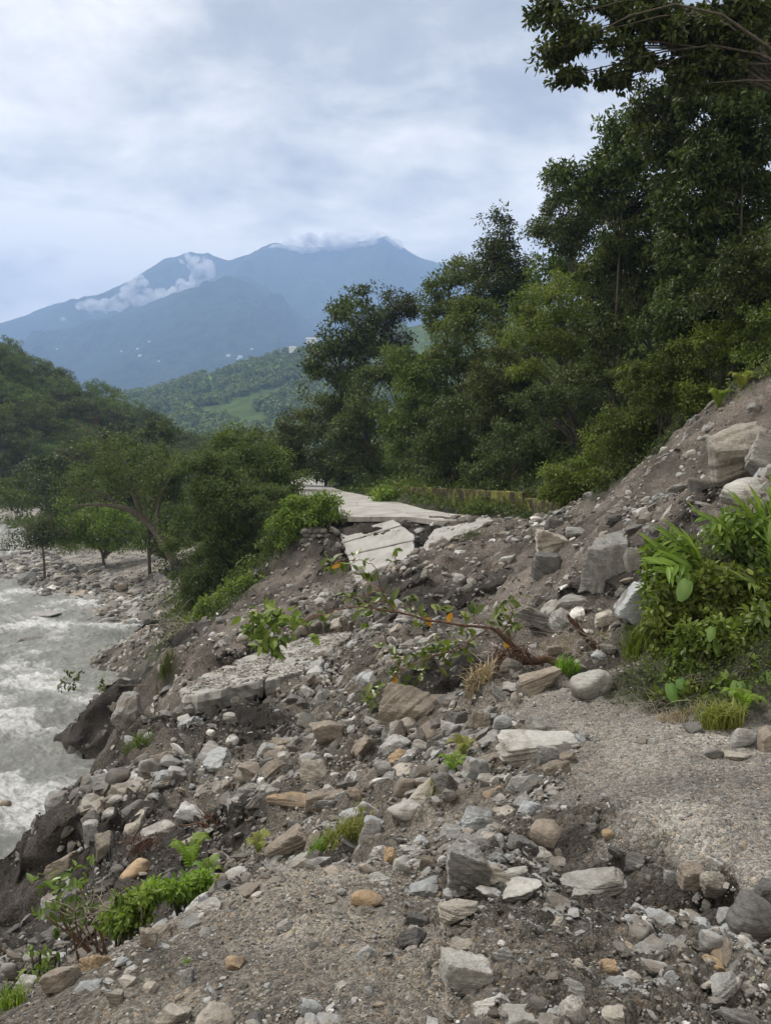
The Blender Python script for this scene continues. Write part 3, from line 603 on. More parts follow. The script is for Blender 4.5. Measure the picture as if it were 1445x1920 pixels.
HAND = """876 1628 82 108 grey wedge|boulder|tall grey wedge-shaped boulder standing upright in the near rubble, pale left face
953 1640 70 28 pale slab|rock|flat pale stone lying just right of the tall grey wedge boulder
960 1673 112 48 pale slab|rock|broad pale striped slab of schist in front of the tall wedge boulder
1112 1656 125 50 pale slab|boulder|wide low boulder pale on the left and brown on the right, under the track edge
1031 1566 80 50 brown round|boulder|rounded olive-brown boulder poking out of the eroded track edge
892 1447 52 52 blue block|boulder|pale blue-green smooth boulder where ferns meet the rubble slope
895 1540 62 52 blue wedge|boulder|pale grey triangular stone above the tall wedge boulder
761 1522 70 36 pale round|boulder|rounded whitish boulder at the right end of the yellow grass
1003 1402 148 50 pale slab|rock|long pale flat slab along the crest at the left edge of the track
1027 1418 42 40 grey block|rock|grey block leaning below the long pale slab at the track edge
1021 1366 50 32 grey slab|rock|flat grey layered stone just behind the long pale slab
941 1356 36 26 blue round|rock|small whitish grey stone on the dark bank above the pale slab
900 1352 42 34 brown block|rock|dark brown stone capping the bank left of the whitish grey stone
1108 1287 80 58 pale round|boulder|big rounded layered boulder sitting alone on the track below the root
1300 1366 35 22 dark block|rock|dark wet stone on the track at the foot of the leafy bank
1394 1385 56 42 grey round|boulder|rounded grey boulder at the foot of the leafy bank by the frame edge
1338 1413 32 20 dark round|rock|small dark round stone on wet sand beside the flat tan stone
1382 1420 60 16 tan slab|rock|flat pale tan stone lying half buried in wet sand of the track
1436 1392 28 50 brown block|boulder|brown boulder cut by the right edge of the frame by the leafy bank
1336 1659 50 45 tan block|rock|cream and tan stone resting on the dark step below the track
1295 1646 45 50 brown block|rock|brown upright stone left of the cream stone on the dark step
1258 1652 28 38 grey block|rock|narrow grey stone at the left of the brown upright stone on the step
1340 1622 30 28 pale block|rock|small pale stone embedded just above the cream stone
1408 1730 90 105 dark round|boulder|large dark muddy boulder in the lower right of the frame
1337 1768 50 44 grey round|boulder|rounded grey stone left of the large dark muddy boulder
872 1830 98 82 pale cube|boulder|large grey boulder with an orange stained right side low in the foreground
864 1779 44 36 tan block|rock|tan stone just above the orange stained foreground boulder
796 1668 60 36 blue slab|rock|pale blue-grey striated stone left of the wedge boulder
752 1625 34 34 pale block|rock|whitish square stone left of the wedge boulder, uphill of the striated one
803 1620 38 34 brown block|rock|brown cracked stone touching the left side of the wedge boulder
780 1722 46 24 dark slab|rock|dark flat stone at the right edge of the gravel mound
859 1709 76 36 tan slab|rock|long tan striped slab in front of the wedge boulder foot
1070 1898 54 50 pale wedge|boulder|pale pointed boulder at the bottom edge right of centre
976 1910 86 28 pale slab|rock|broad pale flat stone cut by the bottom edge
1151 1910 52 30 tan block|rock|tan stone at the bottom edge right of the pale pointed boulder
1141 1817 32 30 orange block|rock|orange-brown stone in the dark gravel of the lower right
1230 1815 52 18 pale slab|rock|thin pale layered stone right of the orange-brown stone
1282 1821 36 24 tan round|rock|rounded tan stone right of the thin pale layered stone
1141 1566 26 20 orange round|rock|small orange stone stuck in the top of the eroded track edge
731 1608 24 34 orange block|rock|rusty brown stone at the far right end of the gravel mound
688 1685 60 30 orange round|rock|smooth orange-brown stone lying alone on the gravel mound
279 1760 36 46 brown wedge|rock|upright pointed brown stone near the ferns on the mound edge
440 1808 38 26 orange block|rock|bright orange square stone on the mound
349 1837 32 42 grey wedge|rock|grey striated upright stone lower left of the orange square stone
586 1889 46 34 blue slab|rock|flat blue-grey stone low on the mound near the bottom edge
533 1737 32 22 pale slab|rock|small pale flat stone in the middle of the mound
326 1905 66 36 tan block|boulder|pale tan boulder cut by the bottom edge at the left
406 1906 76 32 tan slab|rock|tan and orange flat stone at the bottom edge next to the pale tan boulder
217 1870 32 30 tan wedge|rock|tan pointed stone left of the bottom edge boulders
113 1840 64 50 brown block|boulder|big brown muddy boulder in the lower left corner area
17 1828 38 40 grey round|boulder|grey rounded boulder cut by the left edge near the bottom
57 1800 36 24 pale round|rock|pale stone behind the left edge grey boulder
47 1848 46 34 pale block|rock|pale blocky stone in the lower left pile
538 1580 82 56 brown slab|boulder|big smooth grey-brown boulder just behind the crest of the mound
703 1546 42 26 blue slab|rock|blue-grey flat stone behind the yellow grass tuft
358 1527 62 32 white slab|rock|white flat slab lying on the dark slope above the roots
209 1524 30 15 white round|rock|white oval stone on top of the dark bank at the river
174 1560 36 44 grey block|boulder|grey block embedded in the top of the dark bank
195 1588 40 50 brown block|boulder|brown block wedged in the dark bank below the grey block
225 1485 21 20 white round|rock|bright white round cobble above the dark bank
472 1504 19 16 white round|rock|bluish white cobble in the middle of the dark slope
102 1507 42 38 blue block|boulder|pale blue boulder at the water beside the dark bank
436 1389 26 20 white round|rock|white rounded cobble below the long broken slab
502 1408 44 32 grey cube|boulder|grey block right of the white cobble below the broken slab
500 1432 27 22 dark block|rock|dark grey block directly below the larger grey block
536 1428 32 34 pale wedge|rock|pale pointed stone right of the two grey blocks
611 1378 66 46 brown slab|boulder|long dark brown slab of rock tilted up to the right
582 1355 48 40 pale slab|boulder|pale tilted slab left of the long dark brown rock
588 1450 52 42 tan wedge|boulder|tan wedge stone in the rubble below the dark brown slab
431 1348 32 22 pale block|rock|squared pale block lying under the lip of the broken concrete slab
322 1428 40 20 grey slab|rock|flat grey stone on the slope above the white cobble
543 1500 88 24 orange shard|rock|long pinkish orange stone among the roots
240 1337 52 66 grey block|boulder|grey cliff block standing at the river edge
777 1322 136 76 brown block|boulder|very large brown rock face in the bank under the fallen branch
745 1368 30 40 pale block|rock|pale upright stone left below the very large brown rock face
820 1392 44 34 dark slab|rock|dark flat stone in the pile right below the brown rock face
845 1366 40 26 grey slab|rock|grey slab in the pile right of the brown rock face
790 1400 40 26 pale round|rock|pale rounded stone in the pile under the brown rock face
720 1440 40 28 grey block|rock|grey block left of the stone pile in the gully
759 1475 44 32 brown round|rock|brown rounded stone in the gully above the yellow grass
1039 1016 72 46 tan slab|boulder|flat topped tan boulder on the slide with a small dark stone on it
1025 1064 56 52 dark block|boulder|dark muddy boulder directly below the flat topped tan boulder
1040 982 34 24 dark block|boulder|dark stone behind the flat topped tan boulder
1080 998 42 18 grey slab|rock|long flat grey stone right of the flat topped tan boulder
951 1050 30 18 white slab|rock|white flat stone on the slide soil left of the dark boulder
860 1086 22 20 white round|rock|round white cobble in the eroded bank below the tilted slab
884 1094 18 20 pale round|rock|pale cobble right of the round white cobble in the bank
999 1162 74 52 grey slab|boulder|large grey layered rock on the slide above the roots
1010 1275 78 44 brown slab|boulder|dark smooth boulder under the overhanging root wad
862 1192 27 26 pale wedge|rock|small pale pointed stone behind the leafy branch
1038 1224 32 26 brown block|rock|brown block between the two roots
1371 863 104 132 tan cube|boulder|huge striped tan boulder leaning high on the landslide
1438 862 84 96 pale block|boulder|huge pale boulder at the right edge beside the striped tan one
1398 925 84 54 pale round|boulder|smooth pale boulder below the huge striped tan boulder
1306 911 36 28 dark round|boulder|dark rounded stone at the left foot of the huge striped boulder
1357 930 28 26 dark block|rock|dark stone directly under the huge striped boulder
1328 952 46 22 grey slab|rock|flat grey stone left below the smooth pale boulder
1394 988 26 22 white block|rock|whitish stone above the leafy bank by the ginger leaves
1129 1061 98 118 grey cube|boulder|very big grey cube-like boulder standing on the slide behind the bank
1168 1020 26 26 brown round|rock|brown stone at the top right of the cube-like boulder
1187 1054 36 54 pale shard|boulder|pale striped upright rock right of the cube-like boulder
1178 1088 40 20 tan slab|rock|tan flat stone right of the foot of the cube-like boulder
1207 1135 118 88 blue cube|boulder|big bluish grey rock partly hidden by the leafy bank
1134 1160 46 30 tan block|boulder|tan stone in the hollow left of the big bluish rock
1202 961 28 20 pale wedge|rock|pale pointed stone on the brow of the slide
1209 938 20 14 white slab|rock|small white stone lying on the slide soil
1190 990 44 22 dark slab|boulder|dark stacked stone above the cube-like boulder
1150 976 30 22 dark block|rock|dark stone at the brow left of the stacked stones
1232 998 34 22 dark block|rock|dark stone at the brow right of the stacked stones
1244 846 18 16 white block|rock|small white stone on the upper edge of the slide
1418 767 34 22 grey slab|rock|flat grey stone high on the landslide near the right edge
1427 815 36 26 white slab|rock|white flat stone between the upper slide and the huge pale boulder
51 1085 34 22 blue block|boulder|blue-grey boulder on the river bar near the left edge
73 1157 88 18 grey slab|boulder|long flat grey rock lying in the shallow river edge
67 1200 58 12 dark slab|boulder|low dark rock washed over by the river
192 1181 30 15 white slab|rock|white flat rock on the river bar by the water
228 1103 24 18 brown block|rock|brown rock at the foot of the sandy terrace
214 1207 24 11 orange block|rock|rusty orange rock at the downstream tip of the river bar
10 1510 26 20 brown round|boulder|brown boulder in the white water at the left edge"""
for ln in HAND.split('\n'):
    a, nm, lb = ln.split('|'); px, py, wp, hp, colr, kd = a.split()
    Dv = None
    if px in ('73', '67', '10'):
        qv = P(float(px), float(py), 1.0); Dv = float(-9.95 / qv[2])
    put_rock(float(px), float(py), float(wp), float(hp), colr, kd, lb, nm, Dv)
put_rock(1033, 996, 14, 9, 'dark', 'round', 'small dark stone perched on top of the flat topped tan boulder', 'rock', pick(1039, 1027)[1])

# scattered stones: sampled over the ground, power-law sizes, kept off the track
rng = np.random.default_rng(77)
def sample(n, rng, dlo=1.9, dhi=95):
    v = rng.uniform(math.log(dlo + 2), math.log(dhi + 2), n); y = np.exp(v) - 2; u = rng.uniform(-0.60, 0.60, n)
    x = u * (y + 0.0) * 1.0
    z, K = ground(x, y, True); return x, y, z, K
def normals(x, y, e=0.08):
    e = np.maximum(0.02, 0.01 * y); h0 = ground(x, y); hx = ground(x + e, y); hy = ground(x, y + e)
    n = np.stack([(h0 - hx) / e, (h0 - hy) / e, np.ones_like(x)], 1); return n / np.linalg.norm(n, axis=1)[:, None], h0
KDEN = np.array([KD for KD in (0.02, 0.17, 1.0, 0.13, 0.12, 0.0, 1.0, 0.10)])
x, y, z, K = sample(215000, rng)
den = (K ** 1.5 @ KDEN) * (0.16 + 1.9 * smoothstep(-0.25, 0.5, fbm(x * 0.8 + 5, y * 0.8, None, 4, .6)))
den = den + K[:, 4] * .4 * (y < 7)
l, r = roadlr(y); onroad = (x > l - .2) & (x < r + .2) & (y > 30.5)
keep = (rng.uniform(size=len(x)) < den) & ~onroad & (z > -10.25)
for Q, c0, n0, th in CARVE[4:]: keep &= ~(inpoly(x, y, Q) | inpoly(x, y + .5, Q) | inpoly(x, y + .9, Q) | inpoly(x, y + 1.3, Q)) | (rng.uniform(size=len(x)) < .12)
x, y, z, K = x[keep], y[keep], z[keep], K[keep]
px, py = proj(np.stack([x, y, z], 1))
spx = 4.6 * rng.uniform(0.0, 1, len(x)) ** (-1 / 2.0); spx = np.clip(spx, 4.6, 48)
s = spx * y / FPX; s = np.minimum(s, np.where(K[:, 6] > .4, 1.0, 0.5) * rng.uniform(.6, 1, len(x))); s = np.where(K[:, 0] > .4, s * .5, s)
ok = np.ones(len(x), bool)
for (a, b_, rr) in USED: ok &= (px - a) ** 2 + (py - b_) ** 2 > (rr * 0.7) ** 2
x, y, z, K, s, px, py = [q[ok] for q in (x, y, z, K, s, px, py)]
inv = (px > 5) & (px < 1440) & (py < 1912) & (py > 900)
# keep only stones a viewer can see as individuals
vis = np.ones(len(x), bool)
big_i = np.argsort(-(s / y) * inv)[:520]
cand = []
for k_ in big_i:
    d_ = pick(px[k_], py[k_] - 0.15 * s[k_] / y[k_] * FPX)
    if abs(d_[1] - y[k_]) < 0.12 * y[k_] + s[k_]: cand.append(k_)
    if len(cand) >= 176: break
ZN = [(500, 1420, 'the dark slope below the broken slab'), (300, 1450, 'the slope above the dark river bank'), (620, 1480, 'the rubble above the yellow grass'),
      (420, 1560, 'the root-covered slope behind the mound'), (200, 1560, 'the dark bank beside the river'), (620, 1330, 'the scree right of the broken slab'),
      (700, 1200, 'the loose scree behind the leafy branch'), (760, 1420, 'the stone pile in the gully'), (860, 1500, 'the rubble above the wedge boulder'),
      (960, 1470, 'the rubble left of the gravel track'), (780, 1600, 'the rubble left of the wedge boulder'), (1020, 1620, 'the rubble right of the wedge boulder'),
      (1200, 1650, 'the dark step under the gravel track'), (1330, 1780, 'the lower right gravel'), (1000, 1760, 'the rubble in the lower middle'), (1000, 1880, 'the bottom edge gravel right of centre'),
      (1200, 1880, 'the bottom right gravel'), (700, 1780, 'the gravel mound near its right side'), (480, 1850, 'the gravel mound near the bottom edge'), (350, 1750, 'the gravel mound near the ferns'),
      (120, 1860, 'the lower left corner pile'), (600, 1650, 'the crest of the gravel mound'), (900, 1100, 'the slide below the tilted road slab'), (1150, 1200, 'the hollow below the cube-like boulder'),
      (1200, 960, 'the brow of the landslide'), (1350, 850, 'the upper landslide'), (100, 1080, 'the river bar near the left edge'), (230, 1150, 'the river bar by the water'),
      (300, 1080, 'the foot of the sandy terrace'), (330, 1200, 'the bank above the river bend'), (1250, 1450, 'the gravel track'), (900, 1280, 'the bank under the root wad'), (1000, 1040, 'the slide beside the tan boulder')]
ZNP = np.array([(a, b_) for a, b_, _ in ZN])
KC = ['grey', 'grey', 'grey', 'pale', 'tan', 'brown', 'grey', 'dark', 'blue', 'pale', 'grey', 'white', 'brown', 'grey', 'dark', 'blue', 'orange']
CW = {'grey': 'mid grey', 'pale': 'pale grey', 'tan': 'tan', 'brown': 'muddy brown', 'dark': 'dark wet', 'blue': 'blue-grey', 'white': 'whitish', 'orange': 'rusty orange'}
SW = {'block': 'blocky', 'slab': 'flat', 'round': 'rounded', 'wedge': 'pointed', 'shard': 'narrow'}
SHR = {}
def shared(kd, v, colr):
    if (kd, v, colr) not in SHR:
        V, F = rock_shape(900 + v * 7 + len(kd), kd, 4); me = mesh('rock', V, F, M['rock_' + colr], False); SHR[(kd, v, colr)] = me
    return SHR[(kd, v, colr)]
auto = []; usedm = np.zeros(len(x), bool); nn, _ = normals(x[cand], y[cand])
for q_, k_ in enumerate(cand):
    usedm[k_] = True; kd = ['block', 'slab', 'block', 'wedge', 'slab', 'round', 'wedge', 'shard'][rng.integers(8)]; colr = KC[rng.integers(len(KC))]
    if K[k_, 4] > .5 and rng.random() < .5: colr = 'dark'
    sc = s[k_] * 1.15
    V, F = rock_shape(5000 + int(k_), kd, 4 if s[k_] / y[k_] * FPX > 22 else 3, (sc * rng.uniform(.9, 1.4), sc * rng.uniform(.8, 1.1), sc * (rng.uniform(.35, .5) if kd == 'slab' else rng.uniform(.55, .9))))
    R = rotmats((nn[q_] + rng.normal(0, .22, 3))[None], np.array([rng.uniform(0, 6.28)]))[0]
    V = V @ R.T
    o = obj('rock', mesh('rock', V, F, M['rock_' + colr], kd == 'round'), None, (x[k_], y[k_], z[k_] - 0.04 * sc))
    hgt = max(V[:, 2]) - min(V[:, 2]); pxs = s[k_] / y[k_] * FPX
    zi = np.argmin(((ZNP - np.array([px[k_], py[k_]])) ** 2).sum(1))
    sz = 'small' if pxs < 24 else 'medium' if pxs < 34 else 'larger'
    auto.append((o, '%s %s %s stone on %s' % (sz, CW[colr], SW[kd], ZN[zi][2]), px[k_]))
from collections import defaultdict
ORD = ['leftmost', 'second from left', 'third from left', 'fourth from left', 'fifth from left', 'sixth from left', 'seventh from left', 'eighth from left', 'ninth from left', 'tenth from left', 'eleventh from left', 'twelfth from left']
def number_off(items, cat, group):
    """items (object, label, px): look-alikes at one spot are told apart by their order from the left"""
    gr_ = defaultdict(list)
    for o, lb, p_ in items: gr_[lb].append((p_, o))
    for lb, lst in gr_.items():
        lst.sort(key=lambda q: q[0])
        for i_, (p_, o) in enumerate(lst):
            tag(o, lb if len(lst) == 1 else lb + ', ' + (ORD[i_] if i_ < min(len(lst) - 1, 12) or i_ == 0 else 'rightmost'), cat, group)
number_off(auto, 'rock', 'stones strewn over the washed-out slope')
# everything smaller: rubble and gravel
rest = ~usedm; xr, yr, zr, sr, Kr = x[rest], y[rest], z[rest], s[rest], K[rest]
nr_, zr = normals(xr, yr)
TM = [rock_shape(300 + i_, ['block', 'slab', 'round', 'wedge', 'slab', 'block', 'wedge', 'shard'][i_ % 8], 2) for i_ in range(16)]
TS = [rock_shape(400 + i_, ['block', 'slab', 'round', 'wedge'][i_ % 4], 1) for i_ in range(8)]
def scatter(name, x, y, z, s, nrm, K, tm, mat, rng, smooth=False, lift=0.02):
    g_ = Geo(); x = np.asarray(x); which = rng.integers(len(tm), size=len(x)); tn = rng.uniform(0, 1, len(x)) ** 1.15
    wet = K[:, 4] + 0.5 * K[:, 5]; tn = np.where(rng.uniform(size=len(x)) < wet * .75, tn * 0.35, tn)
    warm_ = (K[:, 1] > .5) & (rng.uniform(size=len(x)) < .35); tn = np.where(warm_, rng.uniform(.66, .93, len(x)), tn)
    for k_ in range(len(tm)):
        i_ = np.where(which == k_)[0]
        if not len(i_): continue
        R = rotmats(nrm[i_] + rng.normal(0, .25, (len(i_), 3)), rng.uniform(0, 6.28, len(i_)))
        S = s[i_][:, None] * np.stack([rng.uniform(.9, 1.5, len(i_)), rng.uniform(.8, 1.1, len(i_)), rng.uniform(.4, .8, len(i_))], 1)
        stamp(g_, tm[k_][0], tm[k_][1], R, S, np.stack([x[i_], y[i_], z[i_] + lift * s[i_]], 1), tn[i_])
    return obj(name, g_.mesh(name, mat, smooth))
tag(scatter('rubble', xr, yr, zr, sr, nr_, Kr, TM, M['rubble'], rng), 'loose grey and tan rubble covering the washed-out slope', 'rubble', kind='stuff')
x, y, z, K = sample(150000, rng, 1.7, 80)
den = (K ** 1.3 @ np.array([0.5, 0.9, 1.0, 0.22, 0.25, 0.03, 0.9, 0.05])) * (0.4 + 1.2 * smoothstep(-0.4, 0.5, fbm(x * 1.3 + 15, y * 1.3, None, 3)))
l, r = roadlr(y); keep = (rng.uniform(size=len(x)) < den) & ~((x > l) & (x < r) & (y > 30.5)) & (z > -10.1)
x, y, K = x[keep], y[keep], K[keep]; nr_, z = normals(x, y)
spx = np.clip(1.7 * rng.uniform(0, 1, len(x)) ** (-1 / 2.1), 1.7, 7); s = spx * np.maximum(y, 1.8) / FPX; s = np.where(K[:, 0] > .45, s * .75, s)
tag(scatter('gravel', x, y, z, s, nr_, K, TS, M['rubble'], rng, False, 0.12), 'fine grey gravel spread over track, mound and slope', 'gravel', kind='stuff')

# ------------------------------------------------------------------ road, fallen slabs, walls
def concmat(name, c1, c2, c3, sc=1.0):
    m, t, b, o = newmat(name); g = N(t, 'ShaderNodeTexCoord').outputs['Object']
    n = noise(t, g, 1.3 * sc, 8, .7, .4); f = noise(t, g, 30 * sc, 5, .7)
    col = ramp(t, mathn(t, 'ADD', mathn(t, 'MULTIPLY', n, .8), mathn(t, 'MULTIPLY', f, .25)), [(0.35, c1), (0.52, c2), (0.7, c3)])
    e = vor(t, mapping(t, g, (1, .6, 1)), 0.3, 'Distance', 'DISTANCE_TO_EDGE'); cr = ramp(t, mathn(t, 'ADD', e, mathn(t, 'MULTIPLY', mathn(t, 'SUBTRACT', f, .5), .03)), [(0.0, 1.0), (0.012, 0.0)])
    L(t, mixc(t, mathn(t, 'MULTIPLY', cr, .55 if 'road' in name else 0.0), col, (0.06, 0.055, 0.05)), b.inputs['Base Color']); b.inputs['Roughness'].default_value = 0.85
    bump(t, b, mathn(t, 'ADD', n, mathn(t, 'MULTIPLY', f, .5)), .5, .02); return m
M['road'] = concmat('muddy_concrete_road', (0.19, 0.178, 0.16), (0.34, 0.325, 0.30), (0.47, 0.458, 0.435), .7)
M['conc'] = concmat('broken_concrete', (0.20, 0.193, 0.18), (0.32, 0.312, 0.295), (0.41, 0.402, 0.385))
M['conc_grit'] = concmat('gritty_concrete', (0.15, 0.143, 0.128), (0.29, 0.28, 0.255), (0.42, 0.405, 0.375), 2.5)
fx = [(-2.5, 31.2), (-1.55, 31.0), (.3, 31.1), (.9, 31.0), (1.3, 30.6), (1.6, 30.0), (2.0, 29.2), (3.0, 29.3), (3.6, 29.6), (4.6, 30.5), (6, 31.2)]
g_ = Geo(); rowsy = np.concatenate([np.linspace(0, 1, 90) ** 1.6]); nc = 46
TT = np.linspace(0, 1, nc); gridt = []
for r_ in rowsy:
    yb = 31.0 + r_ * 80; l, r = roadlr(np.array(yb)); xs = l + (r - l) * TT
    yf = np.interp(xs, [a for a, _ in fx], [b_ for _, b_ in fx]) + 0.07 * perlin(xs * 3, xs * 0 + 1.7)
    ys = yf + (yb - 31.0) * 1.0
    gridt.append(np.stack([xs, ys, np.full(nc, ROADZ) + 0.015 * perlin(xs, ys * .7)], 1))
gt = np.array(gridt); nr2 = len(rowsy); topv = gt.reshape(-1, 3); botv = topv - np.array([0, 0, .2])
i = np.arange(nr2 - 1)[:, None]; j = np.arange(nc - 1)[None]; qd = np.stack([i * nc + j, i * nc + j + 1, (i + 1) * nc + j + 1, (i + 1) * nc + j], 2).reshape(-1, 4)
off = len(topv); fr = np.arange(nc - 1); fq = np.stack([fr, fr + off, fr + 1 + off, fr + 1], 1)
rr = np.arange(nr2 - 1) * nc; lq = np.stack([rr, rr + nc, rr + nc + off, rr + off], 1); rq = np.stack([rr + nc - 1, rr + nc - 1 + off, rr + 2 * nc - 1 + off, rr + 2 * nc - 1], 1)
tag(obj('road', mesh('road', np.vstack([topv, botv]), np.vstack([qd, qd[:, ::-1] + off, fq, lq, rq]), M['road'])), kind='structure')
def slab(name, label, corners, thick, mat, seed, jag=0.06, cracks=0, parent=None, plane=None, lift=0.0):
    """broken concrete plate: its outline is unprojected onto the plane through its corners, then thickened"""
    rng = np.random.default_rng(seed); Q = np.array([P(*c) for c in corners]); c0 = Q.mean(0)
    _, _, vt = np.linalg.svd(Q - c0); n = vt[2]; n = n if n[2] > 0 else -n
    if plane is not None:      # run each corner along its sight line to the shared plane
        c1_, n = plane; Q = np.array([q * ((c1_ @ n) / (q @ n)) for q in Q]); c0 = Q.mean(0)
    Q = Q - ((Q - c0) @ n)[:, None] * n + n * lift
    out = []
    for a, b_ in zip(Q, np.roll(Q, -1, 0)):
        L_ = np.linalg.norm(b_ - a); k = max(2, int(L_ / 0.12)); e = (b_ - a) / L_; s_ = np.cross(e, n)
        for q in range(k):
            f_ = q / k; w_ = math.sin(math.pi * f_) ** .5 if q else 0
            out.append(a + (b_ - a) * f_ + s_ * (jag * w_ * (perlin(np.array([q * .35 + seed]), np.array([.5]))[0] * 1.6 + rng.normal(0, .25))))
    O = np.array(out); k = len(O)
    layers = [(0.0, -0.03), (-.03, 0.0), (-.35 * thick, 0.03 * thick), (-.7 * thick, -.05 * thick), (-thick, -.22 * thick)]
    cc_ = O.mean(0); V = []; radial = (O - cc_) / np.linalg.norm(O - cc_, axis=1)[:, None]
    for dz, dr in layers: V.append(O + n * dz + radial * (dr + (rng.normal(0, .012 + .10 * thick, (k, 1)) if dz < -.04 else 0)))
    # filled top: rings towards the centre with gentle unevenness
    for f_ in (0.8, 0.55, 0.3): 
        Rg = cc_ + (O - cc_) * f_; V.append(Rg + n * (0.002 * rng.normal(size=(k, 1))))
    V = np.vstack(V + [cc_[None], (cc_ - n * thick)[None]]); F = []; a = np.arange(k); b2 = (a + 1) % k
    for q in range(4): F.append(np.stack([q * k + a, (q + 1) * k + a, (q + 1) * k + b2, q * k + b2], 1))
    for u_, v_ in ((0, 5), (5, 6), (6, 7)): F.append(np.stack([u_ * k + a, u_ * k + b2, v_ * k + b2, v_ * k + a], 1))
    T3 = np.vstack([np.stack([7 * k + a, 7 * k + b2, np.full(k, 8 * k)], 1), np.stack([4 * k + b2, 4 * k + a, np.full(k, 8 * k + 1)], 1)])
    me = mesh(name, V - c0, [np.vstack(F), T3], mat); o = obj(name, me, parent, tuple(c0) if parent is None else None)
    if label: tag(o, label, 'concrete slab')
    return o, c0, n
def part_at(o, root):   # bring a slab built in world space under its thing
    o.parent = root; o.location = tuple(np.array(o.location) - np.array(root.location))
rt = thing('fallen_slab', 'large pale cracked road slab hanging tilted from the broken road edge', 'concrete slab', P(700, 1030, 28.5))
for k_ in range(3):
    o, _, _ = slab('slab_piece', None, SLABS['c%d' % k_][0], .22, M['conc'], 40 + k_, .02, plane=CPL); part_at(o, rt)
for k_, mt_, nm_, lb_, jg_ in (('d', 'conc', 'fallen_slab', 'pale road slab sagging forward right of the largest fallen slab', .05), ('b', 'conc', 'fallen_slab', 'half buried pale slab lying in the scree above the long broken slab', .03),
        ('a', 'conc_grit', 'broken_slab', 'long gritty broken concrete slab pointing towards the river', .10), ('e', 'conc_grit', 'broken_slab', 'gritty broken concrete slab with a clean yellowish end face, right of the long one', .07)):
    so_, sc_c, sc_n = slab(nm_, lb_, SLABS[k_][0], SLABS[k_][1], M[mt_], 50 + ord(k_), jg_, lift=.16 if k_ in 'ae' else .03)
    rg = np.random.default_rng(ord(k_)); Q = np.array([P(*c) for c in SLABS[k_][0]]); n_s = 5200 if k_ in 'ae' else 500
    gx, gy = rg.uniform(Q[:, 0].min(), Q[:, 0].max(), n_s), rg.uniform(Q[:, 1].min(), Q[:, 1].max(), n_s)
    kp = inpoly(gx, gy, Q[:, :2]) & (rg.uniform(size=n_s) < smoothstep(-.35, .25, fbm(gx * 1.2, gy * 1.2, None, 3))); gx, gy = gx[kp], gy[kp]
    gz = sc_c[2] - ((gx - sc_c[0]) * sc_n[0] + (gy - sc_c[1]) * sc_n[1]) / sc_n[2]
    cr_ = scatter('gravel_crust', gx - sc_c[0], gy - sc_c[1], gz - sc_c[2] + (.165 if k_ in 'ae' else .035), .018 * rg.uniform(0.1, 1, len(gx)) ** -.8, np.tile(sc_n, (len(gx), 1)), np.tile(np.eye(8)[1], (len(gx), 1)), TS, M['rubble'], rg)
    cr_.parent = so_; cr_['kind'] = 'stuff'
# mossy retaining wall beside the road
m, t, b, o = newmat('mossy_wall'); g = N(t, 'ShaderNodeTexCoord').outputs['Object']
st = noise(t, mapping(t, g, (1, 1, .4)), 2.2, 8, .7, .5); bl = noise(t, g, .7, 5, .65)
k_ = mathn(t, 'ADD', mathn(t, 'MULTIPLY', st, .75), mathn(t, 'MULTIPLY', bl, .5))
L(t, ramp(t, k_, [(0.5, (0.022, 0.018, 0.010)), (0.59, (0.05, 0.035, 0.018)), (0.66, (0.13, 0.125, 0.025)), (0.76, (0.25, 0.24, 0.05))]), b.inputs['Base Color']); b.inputs['Roughness'].default_value = .95
bump(t, b, noise(t, g, 7, 6, .7), .8, .06); M['moss'] = m
def wallrun(pl, z0, tops, thick, mat, name, parent, disp=.05):
    """a wall whose road-side face follows plan points pl; back face 'thick' further from the road"""
    pl = np.array(pl, float); seg = np.r_[0, np.cumsum(np.linalg.norm(np.diff(pl, axis=0), axis=1))]; n = int(seg[-1] / .15) + 2
    t_ = np.linspace(0, seg[-1], n); xs = np.interp(t_, seg, pl[:, 0]); ys = np.interp(t_, seg, pl[:, 1]); tz = np.interp(t_, seg, tops)
    d = np.gradient(np.stack([xs, ys], 1), axis=0); d /= np.linalg.norm(d, axis=1)[:, None]; nb = np.stack([-d[:, 1], d[:, 0]], 1)
    m_ = 9; prof = [(0, k / (m_ - 1)) for k in range(m_)] + [(1, 1)] + [(1, 0)]
    V = []
    for o_, h_ in prof:
        zz_ = z0 + (tz - z0) * h_ + (0.05 * perlin(t_ * 1.5, t_ * 0) if h_ == 1 else 0)
        dd = disp * fbm(t_ * 1.4, zz_ * 2, None, 3) - .06 * h_
        V.append(np.stack([xs + nb[:, 0] * (o_ * thick - dd), ys + nb[:, 1] * (o_ * thick - dd), zz_], 1))
    V = np.array(V); q = len(prof); a = np.arange(q - 1)[:, None]; c = np.arange(n - 1)[None]
    F = np.stack([a * n + c, a * n + c + 1, (a + 1) * n + c + 1, (a + 1) * n + c], 2).reshape(-1, 4)
    E = [[k * n for k in range(q)], [k * n + n - 1 for k in range(q)][::-1]]
    return obj(name, mesh(name, V.reshape(-1, 3), [F, np.array(E)], mat), parent)
rt = thing('retaining_wall', 'low mossy yellow-green retaining wall along the right side of the road', 'wall')
wallrun([(6.35, 32.3), (4.7, 36), (2.4, 40.6), (.6, 45)], -2.8, [-1.45, -1.5, -1.55, -1.7], .45, M['moss'], 'wall_section', rt)
wallrun([(7.3, 26.8), (6.95, 28.8), (6.5, 31.8), (6.36, 32.28)], -3.0, [-1.72, -1.72, -1.68, -1.68], .45, M['moss'], 'wall_section', rt)
